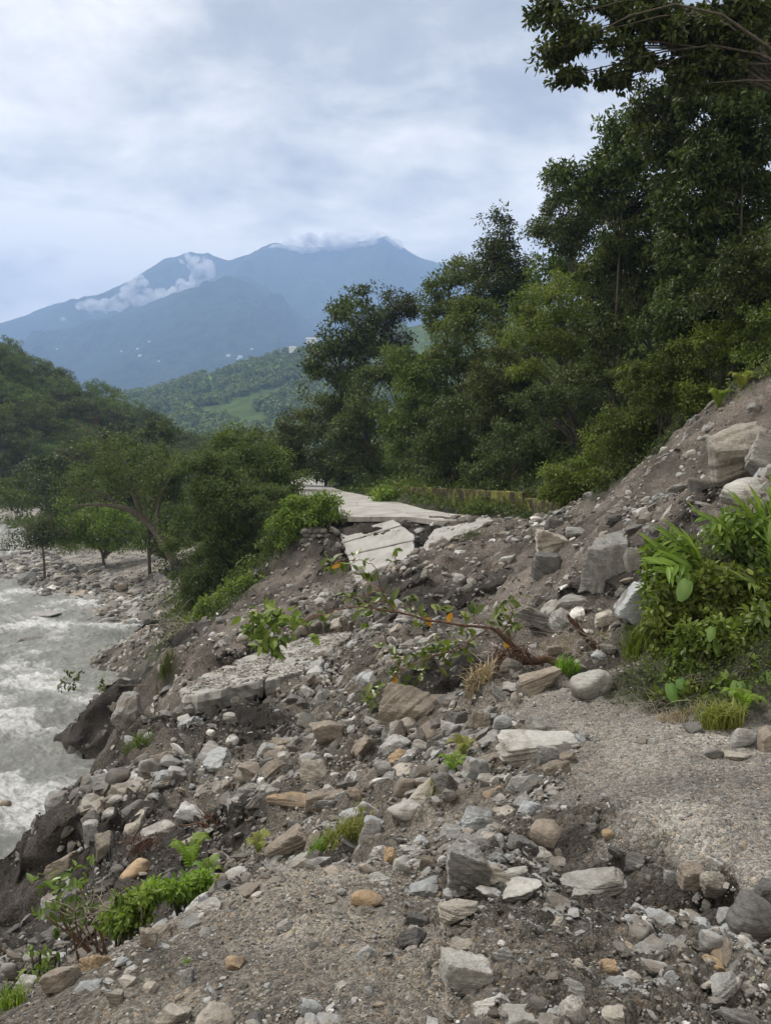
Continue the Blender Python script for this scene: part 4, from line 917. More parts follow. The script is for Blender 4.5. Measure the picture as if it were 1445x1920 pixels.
# dry stone masonry left standing under the road edge
M['masonry'] = rockmat('masonry_stone', TR, True, True)
g_ = Geo(); rg = np.random.default_rng(5)
for lev in range(11):
    zc = -4.9 + lev * .19
    for xi_ in np.arange(-3.35 + (lev % 2) * .12, -2.3, .27):
        for yk in (0, .3, .6):
            V, F = rock_shape(int(rg.integers(9999)), 'block', 2, (.34 * rg.uniform(.9, 1.15), .36, .24 * rg.uniform(.9, 1.05)))
            g_.add(V + np.array([xi_ + rg.normal(0, .02), 30.6 + yk + .05 * lev * .3 + rg.normal(0, .025), zc + rg.normal(0, .01)]), F, rg.uniform(.05, .5))
tag(obj('stone_wall', g_.mesh('stone_wall', M['masonry'])), 'remnant of dry stone wall exposed under the left edge of the road', 'wall')
# ------------------------------------------------------------------ vegetation
def leafcloud(g_, ctr, rad, n, size, rng, tmpl=LEAF4, flat=0.7, droop=0.3, tb=0.0, up=0.6):
    """n leaves through the volume of each twig cluster"""
    ctr = np.asarray(ctr, float); k = len(ctr); idx = rng.integers(k, size=n); d = rand_dirs(n, rng)
    r = rng.uniform(0, 1, n) ** 0.45; off = d * r[:, None] * rad[idx][:, None] * np.array([1, 1, flat])
    yd = d * 0.8 + rng.normal(0, .5, (n, 3)) + np.array([0, 0, -droop]); nm = np.array([0, 0, up]) + rng.normal(0, .5, (n, 3)) + d * .35
    tc_ = rng.normal(0, .16, k); tn = np.clip(0.45 + tb + tc_[idx] + rng.normal(0, .2, n) + 0.12 * d[:, 2], 0, 1)
    stamp(g_, tmpl[0], tmpl[1], frames(yd, nm), size * rng.uniform(.65, 1.3, n), ctr[idx] + off, tn)
def ell_clumps(ells, D, rng, spacing):
    """twig-cluster centres filling crown ellipses given in photograph pixels, with real depth"""
    out = []
    for cx, cy, rx, ry in ells:
        n = int(max(5, 4.2 * rx * ry / spacing ** 2)); d = rand_dirs(n, rng) * (rng.uniform(0, 1, n) ** .38)[:, None]
        for q in d:
            e = 1 + 0.22 * perlin(np.array([q[0] * 2 + cx]), np.array([q[2] * 2 + cy]))[0]
            out.append(P(cx + q[0] * rx * e, cy - q[2] * ry * e, D + q[1] * rx * D / FPX * 0.9))
    return np.array(out)
def grown_tree(name, label, cat, ells, D, mat, seed, base=None, leaf_px=5.0, dens=0.5, spacing=26, bark='bark', group=None, trunk_px=7, tmpl=LEAF4, flat=.7, limbs=True, stems=1, rad_k=1.0, droop=.3, parts=('trunk', 'crown')):
    rng = np.random.default_rng(seed); cl = ell_clumps(ells, D, rng, spacing)
    bx, by = base[:2] if base is not None else (np.mean([e[0] for e in ells]), None)
    b = P(bx, 900, D) if base is None else P(bx, by, D); b[2] = ground(np.array([b[0]]), np.array([D]))[0] - .1
    root = thing(name, label, cat, b, group); px2m = D / FPX
    area = sum(math.pi * e[2] * e[3] for e in ells); n = int(area * dens * (5.0 / leaf_px) ** 2)
    rad = spacing * px2m * rad_k * rng.uniform(.55, 1.15, len(cl))
    g_ = Geo(); sub = (cl[:, None] + rng.normal(0, .5, (len(cl), 5, 3)) * rad[:, None, None] * np.array([1, 1, .6])).reshape(-1, 3); sr = np.repeat(rad * .62, 5)
    leafcloud(g_, sub - b, sr, n, leaf_px * px2m * 1.25, rng, tmpl, flat, droop)
    obj(parts[1], g_.mesh(parts[1], M[mat]), root)
    t_ = Geo(); top = cl[np.argsort(-cl[:, 2])[:4]].mean(0); ctr = cl.mean(0); zl = cl[:, 2].min(); r0 = trunk_px * px2m * .5
    for s_ in range(stems):
        bb = b + np.array([rng.normal(0, .25), rng.normal(0, .25), 0]) * (stems > 1)
        tt = top + (rng.normal(0, .22, 3) * (cl.max(0) - cl.min(0)) if stems > 1 else 0)
        mid = (bb + ctr) / 2 + rng.normal(0, .04, 3) * (ctr[2] - b[2]); mid[:2] = bb[:2] * .55 + ctr[:2] * .45
        tr = spline([bb, mid, ctr + rng.normal(0, .03, 3) * (tt[2] - b[2]), tt], 22); tube(t_, tr - b, np.linspace(r0, r0 * .12, 22) / math.sqrt(stems), 7)
        if limbs:
            for c in cl[s_::stems][:: max(1, len(cl) // 46)]:
                hz = np.linalg.norm((c - tt)[:2]); zt = c[2] - .45 * hz - .05 * (tt[2] - b[2]); i_ = int(np.clip(np.argmin(np.abs(tr[:, 2] - zt)), 3, 19)); a_ = tr[i_]
                m_ = (a_ + c) / 2 + np.array([0, 0, .14 * np.linalg.norm(c - a_)]) + rng.normal(0, .05, 3) * np.linalg.norm(c - a_)
                rr = r0 * (1 - i_ / 24) * .5; tube(t_, spline([a_, m_, c], 8) - b, np.linspace(rr, rr * .18, 8), 5)
    obj(parts[0], t_.mesh(parts[0], M[bark], True), root); return root, b, cl
TREES = [
 ('tall dark tree with layered boughs standing clear at the left end of the roadside wood', 'leaf_dark', 68, [(660, 590, 45, 55), (640, 680, 60, 50), (610, 650, 40, 14), (690, 650, 40, 60), (600, 690, 32, 14), (640, 750, 55, 35)], 1, {'leaf_px': 6.0, 'dens': .55}),
 ('thin feathery tree between the tall dark tree and the dark hilltop tree', 'leaf_dark', 72, [(745, 600, 34, 60), (715, 600, 22, 22), (735, 680, 50, 50), (775, 575, 14, 18)], 2, {'dens': .42}),
 ('grey-green feathery tree leaning left on the skyline below the clouds', 'leaf_mid', 64, [(838, 520, 34, 42), (815, 560, 32, 24), (870, 500, 28, 30), (830, 590, 50, 40)], 3, {'dens': .42}),
 ('dark pointed tree whose narrow top stands highest on the left skyline of the wood', 'leaf_dark', 56, [(943, 430, 24, 32), (945, 478, 40, 30), (905, 500, 50, 34), (900, 560, 80, 50), (970, 540, 50, 60)], 4, {'dens': .6}),
 ('olive bushy tree beside the road in front of the tall dark tree', 'leaf_olive', 60, [(700, 760, 62, 60), (670, 830, 60, 60), (740, 700, 40, 40)], 5, {}),
 ('dark olive roadside tree at the far bend of the road', 'leaf_olive', 66, [(605, 790, 44, 50), (590, 850, 42, 45), (640, 860, 45, 40)], 6, {}),
 ('mid green rounded tree left of centre in the roadside wood', 'leaf_mid', 52, [(790, 690, 66, 60), (800, 760, 70, 60), (755, 800, 50, 60)], 7, {}),
 ('dark dense tree behind the left end of the mossy wall', 'leaf_dark', 43, [(850, 800, 80, 70), (820, 860, 60, 50), (890, 860, 50, 50)], 8, {'stems': 4, 'dens': .5}),
 ('mid green tree below the dark pointed tree', 'leaf_mid', 52, [(870, 640, 75, 58), (900, 590, 50, 40), (840, 700, 60, 40)], 9, {}),
 ('olive green tree in the middle of the roadside wood', 'leaf_olive', 42, [(950, 680, 72, 70), (970, 760, 70, 50), (920, 740, 50, 60)], 10, {}),
 ('bright green tree with flat layered boughs above the dark arching limbs', 'leaf_lime', 38, [(1060, 590, 90, 34), (1010, 640, 70, 26), (1110, 640, 80, 26), (1060, 540, 60, 30), (990, 690, 60, 20)], 11, {'tb': 0}),
 ('dark tree with arching bare limbs showing under its crown', 'leaf_dark', 36, [(1080, 730, 90, 34), (1140, 780, 60, 50), (1010, 760, 50, 30), (1060, 840, 60, 40)], 12, {'trunk_px': 14, 'stems': 3}),
 ('dark green tree behind the right end of the mossy wall', 'leaf_dark', 37, [(960, 840, 66, 62), (1000, 890, 50, 36), (920, 890, 50, 34)], 13, {'stems': 3}),
 ('willow-like grey-green tree with fine leaves right of the bright layered tree', 'leaf_mid', 45, [(985, 590, 40, 50), (1050, 500, 60, 45), (1130, 520, 60, 60)], 14, {}),
 ('dark tree on the skyline just right of the bright gap in the clouds', 'leaf_dark', 42, [(1065, 400, 52, 50), (1040, 450, 45, 45), (1110, 440, 60, 60), (1055, 350, 26, 18)], 15, {'dens': .6}),
 ('dark tree rising below the overhanging bough', 'leaf_dark', 29, [(1150, 290, 62, 60), (1120, 350, 55, 50), (1180, 230, 50, 34), (1200, 350, 70, 60), (1075, 320, 26, 12)], 16, {'leaf_px': 7.5, 'dens': .8}),
 ('dark olive tree in the middle of the shaded slope', 'leaf_olive', 30, [(1190, 450, 90, 70), (1140, 500, 60, 50), (1230, 520, 80, 60)], 17, {'leaf_px': 6.5, 'dens': .7}),
 ('large black-green tree at the right edge of the shaded slope', 'leaf_dark', 24, [(1330, 400, 100, 90), (1410, 350, 60, 90), (1300, 480, 80, 60)], 18, {'leaf_px': 7.5, 'dens': .95, 'trunk_px': 6}),
 ('dark tree just left of the tallest right-hand tree', 'leaf_dark', 25, [(1250, 240, 70, 66), (1300, 300, 70, 60), (1230, 180, 50, 30)], 19, {'leaf_px': 8, 'dens': .85}),
 ('dark tree in the top right corner behind the overhanging boughs', 'leaf_dark', 23, [(1390, 200, 90, 90), (1360, 290, 80, 60), (1430, 120, 60, 70), (1320, 170, 70, 50), (1440, 30, 50, 60), (1350, 90, 60, 40)], 20, {'leaf_px': 8, 'dens': 1.0, 'trunk_px': 6}),
 ('dark tree low on the slope above the light green thicket', 'leaf_dark', 29, [(1150, 620, 80, 55), (1190, 700, 70, 45), (1120, 690, 60, 40)], 22, {'leaf_px': 6, 'dens': .6}),
 ('black-green bushy tree above the fern bank', 'leaf_dark', 23, [(1290, 570, 90, 52), (1250, 630, 70, 36), (1340, 520, 60, 40)], 23, {'leaf_px': 7, 'dens': .8}),
 ('dark tree cut by the right edge above the fern bank', 'leaf_dark', 21, [(1410, 500, 66, 60), (1430, 560, 50, 40), (1370, 560, 50, 30)], 24, {'leaf_px': 7, 'dens': .85}),
]
for lb, mt_, D_, el, sd_, kw in TREES:
    kw = dict(kw); kw.pop('tb', 0); grown_tree('tree', lb, 'tree', el, D_, mt_, sd_, **kw)
# the tree that hangs over the frame from the top right
TR2 = [('green tree filling the back of the wood behind the bright layered tree', 'leaf_mid', 78, [(990, 690, 80, 60), (1080, 680, 80, 70), (1000, 620, 60, 40)], 26, {}),
 ('dark tree deep in the wood behind the black-green bushy tree', 'leaf_dark', 40, [(1180, 560, 90, 70), (1250, 480, 80, 60)], 27, {'leaf_px': 6})]
for lb, mt_, D_, el, sd_, kw in TR2: grown_tree('tree', lb, 'tree', el, D_, mt_, sd_, **kw)
r_, b_, cl_ = grown_tree('tree', 'overhanging tree whose leafy boughs reach in from the top right corner', 'tree',
    [(1055, 22, 50, 24), (1100, 62, 74, 20), (1045, 100, 26, 16), (1070, 145, 30, 9), (1190, 100, 60, 22), (1200, 30, 70, 34), (1290, 60, 70, 50), (1390, 50, 70, 60), (1150, 150, 32, 6), (1170, 8, 90, 20), (1330, 130, 70, 40)],
    17, 'leaf_dark', 31, base=(1980, 420), leaf_px=8.5, dens=1.0, spacing=24, trunk_px=22, tmpl=leaf_fine(.24, .05, .15))
SHR_ = [
 ('bush', 'light green thicket behind the right end of the mossy wall', 'leaf_lime', 28, [(1080, 890, 60, 40), (1130, 850, 60, 45), (1060, 930, 50, 22)], 40),
 ('bush', 'mid green thicket above the soil of the landslide', 'leaf_mid', 25, [(1180, 800, 64, 50), (1150, 880, 50, 30), (1230, 780, 50, 40)], 41),
 ('bush', 'leafy thicket under the black-green tree on the slope', 'leaf_mid', 23, [(1210, 710, 66, 46), (1270, 740, 60, 36), (1280, 680, 60, 36)], 42),
 ('bush', 'bright thicket at the upper edge of the landslide', 'leaf_lime', 21.5, [(1330, 650, 60, 34), (1300, 740, 44, 26), (1400, 640, 50, 40)], 43),
 ('bush', 'bright broad-leaved thicket at the right edge above the landslide', 'leaf_fresh', 20, [(1430, 610, 30, 40), (1420, 660, 40, 20)], 44),
 ('bush', 'light green bush standing on the verge left of the mossy wall', 'leaf_lime', 43, [(742, 925, 36, 22), (720, 935, 22, 14)], 45),
 ('bush', 'dark weeds along the foot of the mossy wall', 'leaf_mid', 33, [(900, 955, 50, 9), (960, 968, 46, 12), (1010, 985, 26, 9)], 46),
 ('bush', 'bright bush overhanging the left edge of the broken road', 'leaf_lime', 31.6, [(615, 950, 34, 34), (575, 960, 40, 36), (540, 985, 40, 36)], 47),
 ('bush', 'green bush on the bank below the left road edge', 'leaf_mid', 33, [(520, 1030, 44, 40), (555, 1020, 30, 30), (490, 1075, 50, 34)], 48),
 ('bush', 'low bright growth along the top of the eroded river bank', 'leaf_lime', 31, [(430, 1130, 50, 26), (380, 1160, 24, 30), (470, 1095, 40, 20)], 49)]
for nm_, lb, mt_, D_, el, sd_ in SHR_:
    grown_tree(nm_, lb, 'bush', el, D_, mt_, sd_, leaf_px=5.5, dens=.75, spacing=18, trunk_px=3, stems=3, parts=('stems', 'foliage'), rad_k=1.1)
LEFT = [
 ('big dense dark green tree on the bank in the centre left', 'leaf_olive', 37, [(450, 960, 90, 90), (390, 1000, 75, 80), (480, 1040, 66, 60), (400, 1080, 66, 50), (380, 890, 60, 44), (370, 1125, 40, 36)], 60, {'dens': .62, 'stems': 3, 'leaf_px': 4.6}),
 ('yellow-green tree behind the big dense bank tree', 'leaf_mid', 50, [(470, 870, 70, 48), (430, 840, 40, 36), (520, 900, 46, 40)], 61, {}),
 ('slender tree rising behind the bank trees against the far wood', 'leaf_olive', 70, [(435, 815, 24, 30), (500, 830, 40, 34)], 62, {}),
 ('dark bushy tree close to the far bend of the road', 'leaf_dark', 58, [(545, 830, 38, 52), (530, 890, 40, 36)], 63, {'dens': .6}),
 ('brownish olive tree behind the leaning bare tree', 'leaf_olive', 58, [(260, 880, 70, 46), (200, 900, 60, 40), (310, 900, 44, 50), (320, 960, 44, 50), (295, 1010, 50, 34)], 64, {'dens': .45}),
 ('bright yellow-green shrubby tree on the river terrace', 'leaf_lime', 64, [(150, 975, 50, 34), (215, 975, 50, 34), (250, 1000, 34, 22), (150, 1008, 46, 18), (205, 1012, 44, 16)], 65, {'dens': .45, 'stems': 3}),
 ('small dark spreading tree standing alone on the river bar', 'leaf_dark', 60, [(78, 985, 30, 18), (60, 1005, 26, 12), (98, 1003, 24, 12)], 66, {'dens': .75, 'base': (84, 1060), 'trunk_px': 5, 'leaf_px': 4}),
 ('dark tree on the skyline above the leaning bare tree', 'leaf_dark', 88, [(300, 808, 26, 26), (285, 850, 40, 30), (230, 835, 40, 26)], 67, {'dens': .6}),
 ('dull green tree behind the trunk of the leaning half-bare tree', 'leaf_mid', 108, [(235, 935, 50, 36), (180, 940, 40, 30)], 72, {'dens': .7}),
 ('dark green tree at the foot of the left hill', 'leaf_dark', 96, [(140, 860, 50, 34), (90, 900, 54, 40), (170, 910, 40, 30)], 68, {'dens': .6}),
 ('shaded green tree at the water left of the river terrace', 'leaf_mid', 100, [(30, 935, 40, 34), (90, 950, 40, 26), (130, 930, 34, 26)], 69, {'dens': .55})]
for lb, mt_, D_, el, sd_, kw in LEFT: grown_tree('tree', lb, 'tree', el, D_, mt_, sd_, **kw)
# leaning half-bare tree with its limbs in view
def limb_tree(name, label, runs, ells, D, mat, seed, n_twig=60, leaf_px=4.5, dens=.2, bark='bark'):
    rng = np.random.default_rng(seed); b = P(runs[0][0][0], runs[0][0][1], D); b[2] = min(b[2], ground(np.array([b[0]]), np.array([D]))[0]) if False else b[2]
    root = thing(name, label, 'tree', b); t_ = Geo(); ends = []
    for run in runs:
        c = [P(q[0], q[1], D + q[2]) for q in run]; w0, w1 = run[0][3], run[-1][3]
        s_ = spline(c, 26) + np.cumsum(rng.normal(0, .012, (26, 3)), 0); tube(t_, s_ - b, np.linspace(w0, w1, 26), 6); ends += list(s_[8:])
    ends = np.array(ends)
    for _ in range(n_twig):
        a_ = ends[rng.integers(len(ends))]; d = rand_dirs(1, rng)[0] * np.array([1, .6, .6]) + np.array([-.3, 0, .5]); L_ = rng.uniform(.5, 1.6)
        tube(t_, spline([a_, a_ + d * L_ * .5 + rng.normal(0, .1, 3), a_ + d * L_ + np.array([0, 0, -.1])], 6) - b, np.linspace(.022, .006, 6), 4)
    obj('trunk', t_.mesh('trunk', M[bark], True), root); g_ = Geo(); cl = ell_clumps(ells, D, rng, 20); px2m = D / FPX
    leafcloud(g_, cl - b, np.full(len(cl), 20 * px2m), int(sum(math.pi * e[2] * e[3] for e in ells) * dens), leaf_px * px2m * 1.2, rng)
    obj('crown', g_.mesh('crown', M[mat]), root)
limb_tree('tree', 'half-bare tree leaning left over the river bar with crooked limbs in view',
    [[(330, 1060, 0, .30), (298, 1005, 0, .26), (265, 968, 0, .22), (225, 952, -.3, .15), (180, 945, -.5, .10), (140, 948, -.8, .05)], [(265, 968, 0, .17), (250, 925, .3, .13), (240, 880, .5, .10), (205, 835, .8, .06), (150, 795, 1, .03)],
     [(225, 952, 0, .09), (190, 925, 0, .06), (140, 915, 0, .03)], [(240, 880, .5, .05), (200, 870, .5, .035), (140, 862, .6, .02)], [(190, 830, .8, .03), (187, 800, .8, .02), (186, 775, .8, .012)], [(298, 1005, 0, .13), (300, 940, -.5, .09), (330, 880, -.6, .04)]],
    [(200, 850, 60, 34), (160, 900, 60, 30), (240, 890, 60, 34), (280, 930, 40, 40), (120, 930, 44, 16), (300, 860, 40, 30)], 45, 'leaf_olive', 71)

# copies of a few far trees over the left hill
def far_proto(seed, mat, n=2600, H=9.0, W=8.0, leaf=.42):
    rng = np.random.default_rng(seed); root = thing('tree', 'dark tree in the dense wood covering the left-hand hill', 'tree', (0, 0, 0), 'trees of the wood on the left-hand hill')
    k = 34; d = rand_dirs(k, rng); c = d * (rng.uniform(.3, 1, k) ** .5)[:, None] * np.array([W / 2, W / 2, H * .36]) + np.array([0, 0, H * .62])
    g_ = Geo(); leafcloud(g_, c, rng.uniform(.8, 1.5, k) * W / 8, n, leaf, rng, LEAF4, .6); obj('crown', g_.mesh('crown', M[mat]), root)
    t_ = Geo(); tube(t_, spline([(0, 0, -1), (.2, 0, H * .4), (0, .1, H * .85)], 8), np.linspace(.22, .05, 8), 5)
    for q in c[:8]: tube(t_, spline([(0.1, 0, H * .35), q * .6 + np.array([0, 0, H * .25]), q], 5), np.linspace(.09, .03, 5), 4)
    obj('trunk', t_.mesh('trunk', M['bark'], True), root); return root
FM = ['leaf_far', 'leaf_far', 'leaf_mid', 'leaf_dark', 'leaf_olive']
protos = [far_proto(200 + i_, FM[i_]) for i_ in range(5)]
rng = np.random.default_rng(8); sp_ = surf(LH, 1400, rng, .0, 1.0, -160, 520); chosen = []
LBL = ['dull green tree in the dense wood covering the left-hand hill', 'deep green tree in the dense wood covering the left-hand hill', 'mid green tree in the dense wood covering the left-hand hill', 'almost black tree in the dense wood covering the left-hand hill', 'olive tree in the dense wood covering the left-hand hill']
for q in sp_:
    if all((q[0] - c[0]) ** 2 + (q[1] - c[1]) ** 2 > 3.4 ** 2 for c in chosen): chosen.append(q)
    if len(chosen) >= 270: break
FK = ['dull green', 'deep green', 'mid green', 'blackish', 'olive']; items = []
for i_, q in enumerate(chosen):
    k = i_ if i_ < 5 else int(rng.integers(5)); o = protos[k] if i_ < 5 else copy_tree(protos[k])
    o.location = tuple(q - np.array([0, 0, .6])); o.rotation_euler.z = rng.uniform(0, 6.28); s_ = rng.uniform(.55, 1.0); o.scale = (s_, s_, s_ * rng.uniform(.85, 1.15))
    a_, b2 = proj(q + np.array([0, 0, 4.5])); top_ = np.interp(a_, [-60, 0, 90, 190, 300, 440, 520], [630, 662, 715, 772, 830, 885, 900]); fr_ = (b2 - top_ + 14) / max(960 - top_, 30)
    band = ['along the crest of', 'just under the crest of', 'high on', 'on the upper half of', 'halfway up', 'on the lower half of', 'low on', 'at the foot of'][int(np.clip(fr_ * 8, 0, 7))]
    if 'crest' in band: band = ('leftmost' if a_ < 60 else 'centre-left' if a_ < 180 else 'centre-right' if a_ < 300 else 'rightmost') + (' on the far crest of' if q[1] > 172 else ' on the near crest of')
    items.append((o, '%s tree %s the left-hand hill' % (FK[k], band), a_))
number_off(items, 'tree', 'trees of the wood on the left-hand hill')
# far wood on the middle hill: thousands of crowns, one mass
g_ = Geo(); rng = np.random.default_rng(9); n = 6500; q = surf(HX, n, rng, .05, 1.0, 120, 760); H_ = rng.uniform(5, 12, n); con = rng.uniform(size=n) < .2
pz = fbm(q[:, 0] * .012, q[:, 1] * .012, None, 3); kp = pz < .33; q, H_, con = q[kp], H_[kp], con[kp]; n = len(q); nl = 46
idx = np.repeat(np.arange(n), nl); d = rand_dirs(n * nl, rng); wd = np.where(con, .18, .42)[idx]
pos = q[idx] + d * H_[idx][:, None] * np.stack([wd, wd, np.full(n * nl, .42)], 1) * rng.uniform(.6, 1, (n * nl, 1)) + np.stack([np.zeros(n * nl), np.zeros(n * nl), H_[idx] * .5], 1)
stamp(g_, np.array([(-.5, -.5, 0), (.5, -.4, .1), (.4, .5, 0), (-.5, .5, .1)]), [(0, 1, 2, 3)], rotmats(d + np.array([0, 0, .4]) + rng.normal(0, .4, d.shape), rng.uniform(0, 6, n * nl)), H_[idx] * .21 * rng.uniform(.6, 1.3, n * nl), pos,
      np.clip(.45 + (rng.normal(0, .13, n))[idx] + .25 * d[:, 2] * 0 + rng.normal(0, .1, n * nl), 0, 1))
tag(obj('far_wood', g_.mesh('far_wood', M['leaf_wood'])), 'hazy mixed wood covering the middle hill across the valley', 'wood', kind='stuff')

# ground cover on every vegetated slope
g_ = Geo(); rng = np.random.default_rng(10); n = 420000; v = rng.uniform(math.log(7), math.log(140), n); y = np.exp(v) - 2; x = rng.uniform(-.56, .62, n) * y
x_, y_ = x, y; z, K = ground(x, y, True); l, r = roadlr(y); kp = (rng.uniform(size=n) < K[:, 5] ** 2) & ~((x > l - .1) & (x < r + .1) & (y > 30)) & (z > -9.9); x, y, z = x[kp], y[kp], z[kp]; n = len(x)
cl_h = np.clip(.5 + fbm(x * 1.1, y * 1.1, None, 3), 0.05, 1.2); hh = rng.uniform(0, 1, n) ** 1.4 * cl_h * np.clip(y * .03, .12, .9)
yd = rng.normal(0, 1, (n, 3)) + np.array([0, 0, .3]); nm = np.array([0, 0, .8]) + rng.normal(0, .5, (n, 3))
stamp(g_, LEAF4[0], LEAF4[1], frames(yd, nm), 7.5 * y / FPX * rng.uniform(.6, 1.4, n), np.stack([x, y, z + hh], 1), np.clip(.35 + .5 * fbm(x * .4 + 9, y * .4, None, 2) + rng.normal(0, .18, n), 0, 1))
tag(obj('undergrowth', g_.mesh('undergrowth', M['leaf_mid'])), 'tangled green undergrowth covering the hillside and the banks', 'undergrowth', kind='stuff')

# ------------------------------------------------------------------ plants near the camera
def frond(g_, ctrl, n, wid, rng, tb=.6, r=.004):
    c = spline(ctrl, n); d = np.gradient(c, axis=0); d /= np.linalg.norm(d, axis=1)[:, None]; side = np.cross(d, np.array([0, 0, 1.0])); side /= np.maximum(np.linalg.norm(side, axis=1)[:, None], 1e-6); up = np.cross(side, d)
    tube(g_, c, np.linspace(r, r * .3, n), 4, .7); tt = np.linspace(0, 1, n); w_ = wid * np.sin(math.pi * (0.12 + .86 * tt)) ** .8 * (1 - .35 * tt)
    for sg in (-1, 1):
        stamp(g_, leaf_fine(.13, .02, .2)[0], leaf_fine(.13, .02, .2)[1], frames(sg * side + d * .35 + up * .05 + rng.normal(0, .06, (n, 3)), up + rng.normal(0, .1, (n, 3))), w_, c, np.clip(tb + rng.normal(0, .12, n), 0, 1))
def fern(name, label, px, py, hpx, nf, seed, mat='leaf_fern', D=None, group=None, cat='fern'):
    rng = np.random.default_rng(seed); b = pick(px, py) if D is None else P(px, py, D); D = b[1]; H = hpx * D / FPX
    root = thing(name, label, cat, b, group)
    for k in range(nf):
        g_ = Geo(); a = 2 * math.pi * k / nf + rng.uniform(-.3, .3); q = np.array([math.cos(a), math.sin(a), 0]); l = H * rng.uniform(.75, 1.1); lean = rng.uniform(.35, .8) if nf > 1 else .15
        frond(g_, [(0, 0, 0), q * l * lean * .35 + np.array([0, 0, l * .6]), q * l * lean * .8 + np.array([0, 0, l * (.98 - .3 * lean)]), q * l * lean * 1.2 + np.array([0, 0, l * (1.0 - .65 * lean)])], 26, l * .26, rng)
        obj('frond', g_.mesh('frond', M[mat]), root)
    return root
fern('fern', 'tall bright fern standing on the crest of the gravel mound', 357, 1632, 78, 5, 1)
fern('fern', 'bright fern at the right end of the green crest growth', 392, 1650, 44, 6, 2)
fern('fern', 'pale fern low on the mound edge left of the tall fern', 258, 1712, 46, 7, 3)
fern('fern', 'fern hanging over the mound edge at the lower left of the green crest growth', 205, 1740, 50, 7, 4)
fern('fern', 'small yellow fern left of the grey-brown boulder behind the mound', 484, 1598, 44, 6, 5, 'leaf_grass')
fern('fern', 'yellow-green fern on the stone pile above the pale blue-green boulder', 868, 1420, 50, 6, 6, 'leaf_grass')
fern('fern', 'yellow-green fern beside the pale blue-green boulder', 848, 1450, 42, 6, 7, 'leaf_fern')
fern('fern', 'yellowish fern high on the upper edge of the landslide', 1345, 765, 40, 9, 8, 'leaf_lime')
fern('fern', 'tall yellowish fern at the top of the landslide near the right edge', 1390, 735, 46, 9, 9, 'leaf_grass')
fern('fern', 'fern at the base of the leafy bank by the track', 1390, 1340, 60, 8, 10, 'leaf_fern')
def grass(name, label, px, py, wpx, hpx, n, seed, mat='leaf_grass', group=None, cat='grass tuft', D=None):
    rng = np.random.default_rng(seed); b = pick(px, py) if D is None else P(px, py, D); D = b[1]; k = D / FPX; root = thing(name, label, cat, b, group); g_ = Geo()
    xs = np.clip(rng.normal(0, .28, n), -.48, .48) * wpx * k; ys = np.clip(rng.normal(0, .25, n), -.42, .42) * wpx * k; zs = ground(b[0] + xs, b[1] + ys) - b[2]
    for x_, y_, z_ in zip(xs, ys, zs):
        h = hpx * k * rng.uniform(.5, 1.15); a = rng.uniform(0, 6.28); q = np.array([math.cos(a), math.sin(a), 0]) * rng.uniform(.2, .8) * h; o_ = np.array([x_, y_, z_ - .01])
        c = spline([o_, o_ + q * .3 + np.array([0, 0, h * .6]), o_ + q + np.array([0, 0, h * rng.uniform(.5, .95)])], 5); w_ = np.array([.6, 1, .8, .45, .05]) * h * .022; s_ = np.array([-math.sin(a), math.cos(a), 0])
        V = np.vstack([c - s_ * w_[:, None], c + s_ * w_[:, None]]); F = [(i_, i_ + 1, i_ + 6, i_ + 5) for i_ in range(4)]; g_.add(V, F, float(np.clip(rng.normal(.5, .22), 0, 1)))
    obj('blades', g_.mesh('blades', M[mat]), root); return root
grass('grass_tuft', 'wide yellow-green grass patch in the middle of the rubble slope', 655, 1562, 90, 46, 520, 1)
grass('grass_tuft', 'green leafy tuft at the lower left end of the yellow grass patch', 604, 1590, 50, 34, 260, 2, 'leaf_fern')
grass('grass_tuft', 'small yellow grass tuft right of the yellow patch near the pale boulder', 806, 1484, 46, 26, 200, 3)
grass('grass_tuft', 'yellow-green tuft on the track behind the big round layered boulder', 1062, 1262, 44, 40, 200, 4, 'leaf_fern')
grass('grass_tuft', 'tall bright grass clump in front of the bluish rock', 1200, 1216, 60, 66, 180, 5, 'leaf_lime')
grass('grass_tuft', 'green tuft on the river bank left of the long broken slab', 258, 1402, 50, 30, 240, 6, 'leaf_mid')
grass('grass_tuft', 'grassy tuft on the eroded soil above the broken slab', 312, 1262, 34, 30, 200, 7, 'leaf_mid')
grass('grass_tuft', 'dry grass tuft at the foot of the leafy bank beside the track', 1275, 1345, 80, 26, 260, 8, 'straw')
grass('grass_tuft', 'green and yellow grass at the foot of the leafy bank', 1350, 1362, 70, 60, 420, 9, 'leaf_grass')
grass('grass_tuft', 'fine grass hanging around the dark hollow under the roots', 900, 1290, 46, 54, 300, 10, 'straw')
grass('grass_tuft', 'bleached straw flattened on the slide above the roots', 1075, 1212, 120, 22, 420, 11, 'straw')
grass('grass_tuft', 'tiny green seedling on the gravel mound', 349, 1806, 16, 16, 90, 12, 'leaf_fern')
grass('grass_tuft', 'small green plant in the bottom left corner', 20, 1890, 50, 60, 130, 13, 'leaf_fern')
grass('grass_tuft', 'thin grass on the slide below the road verge', 880, 1010, 60, 16, 240, 14, 'leaf_olive')
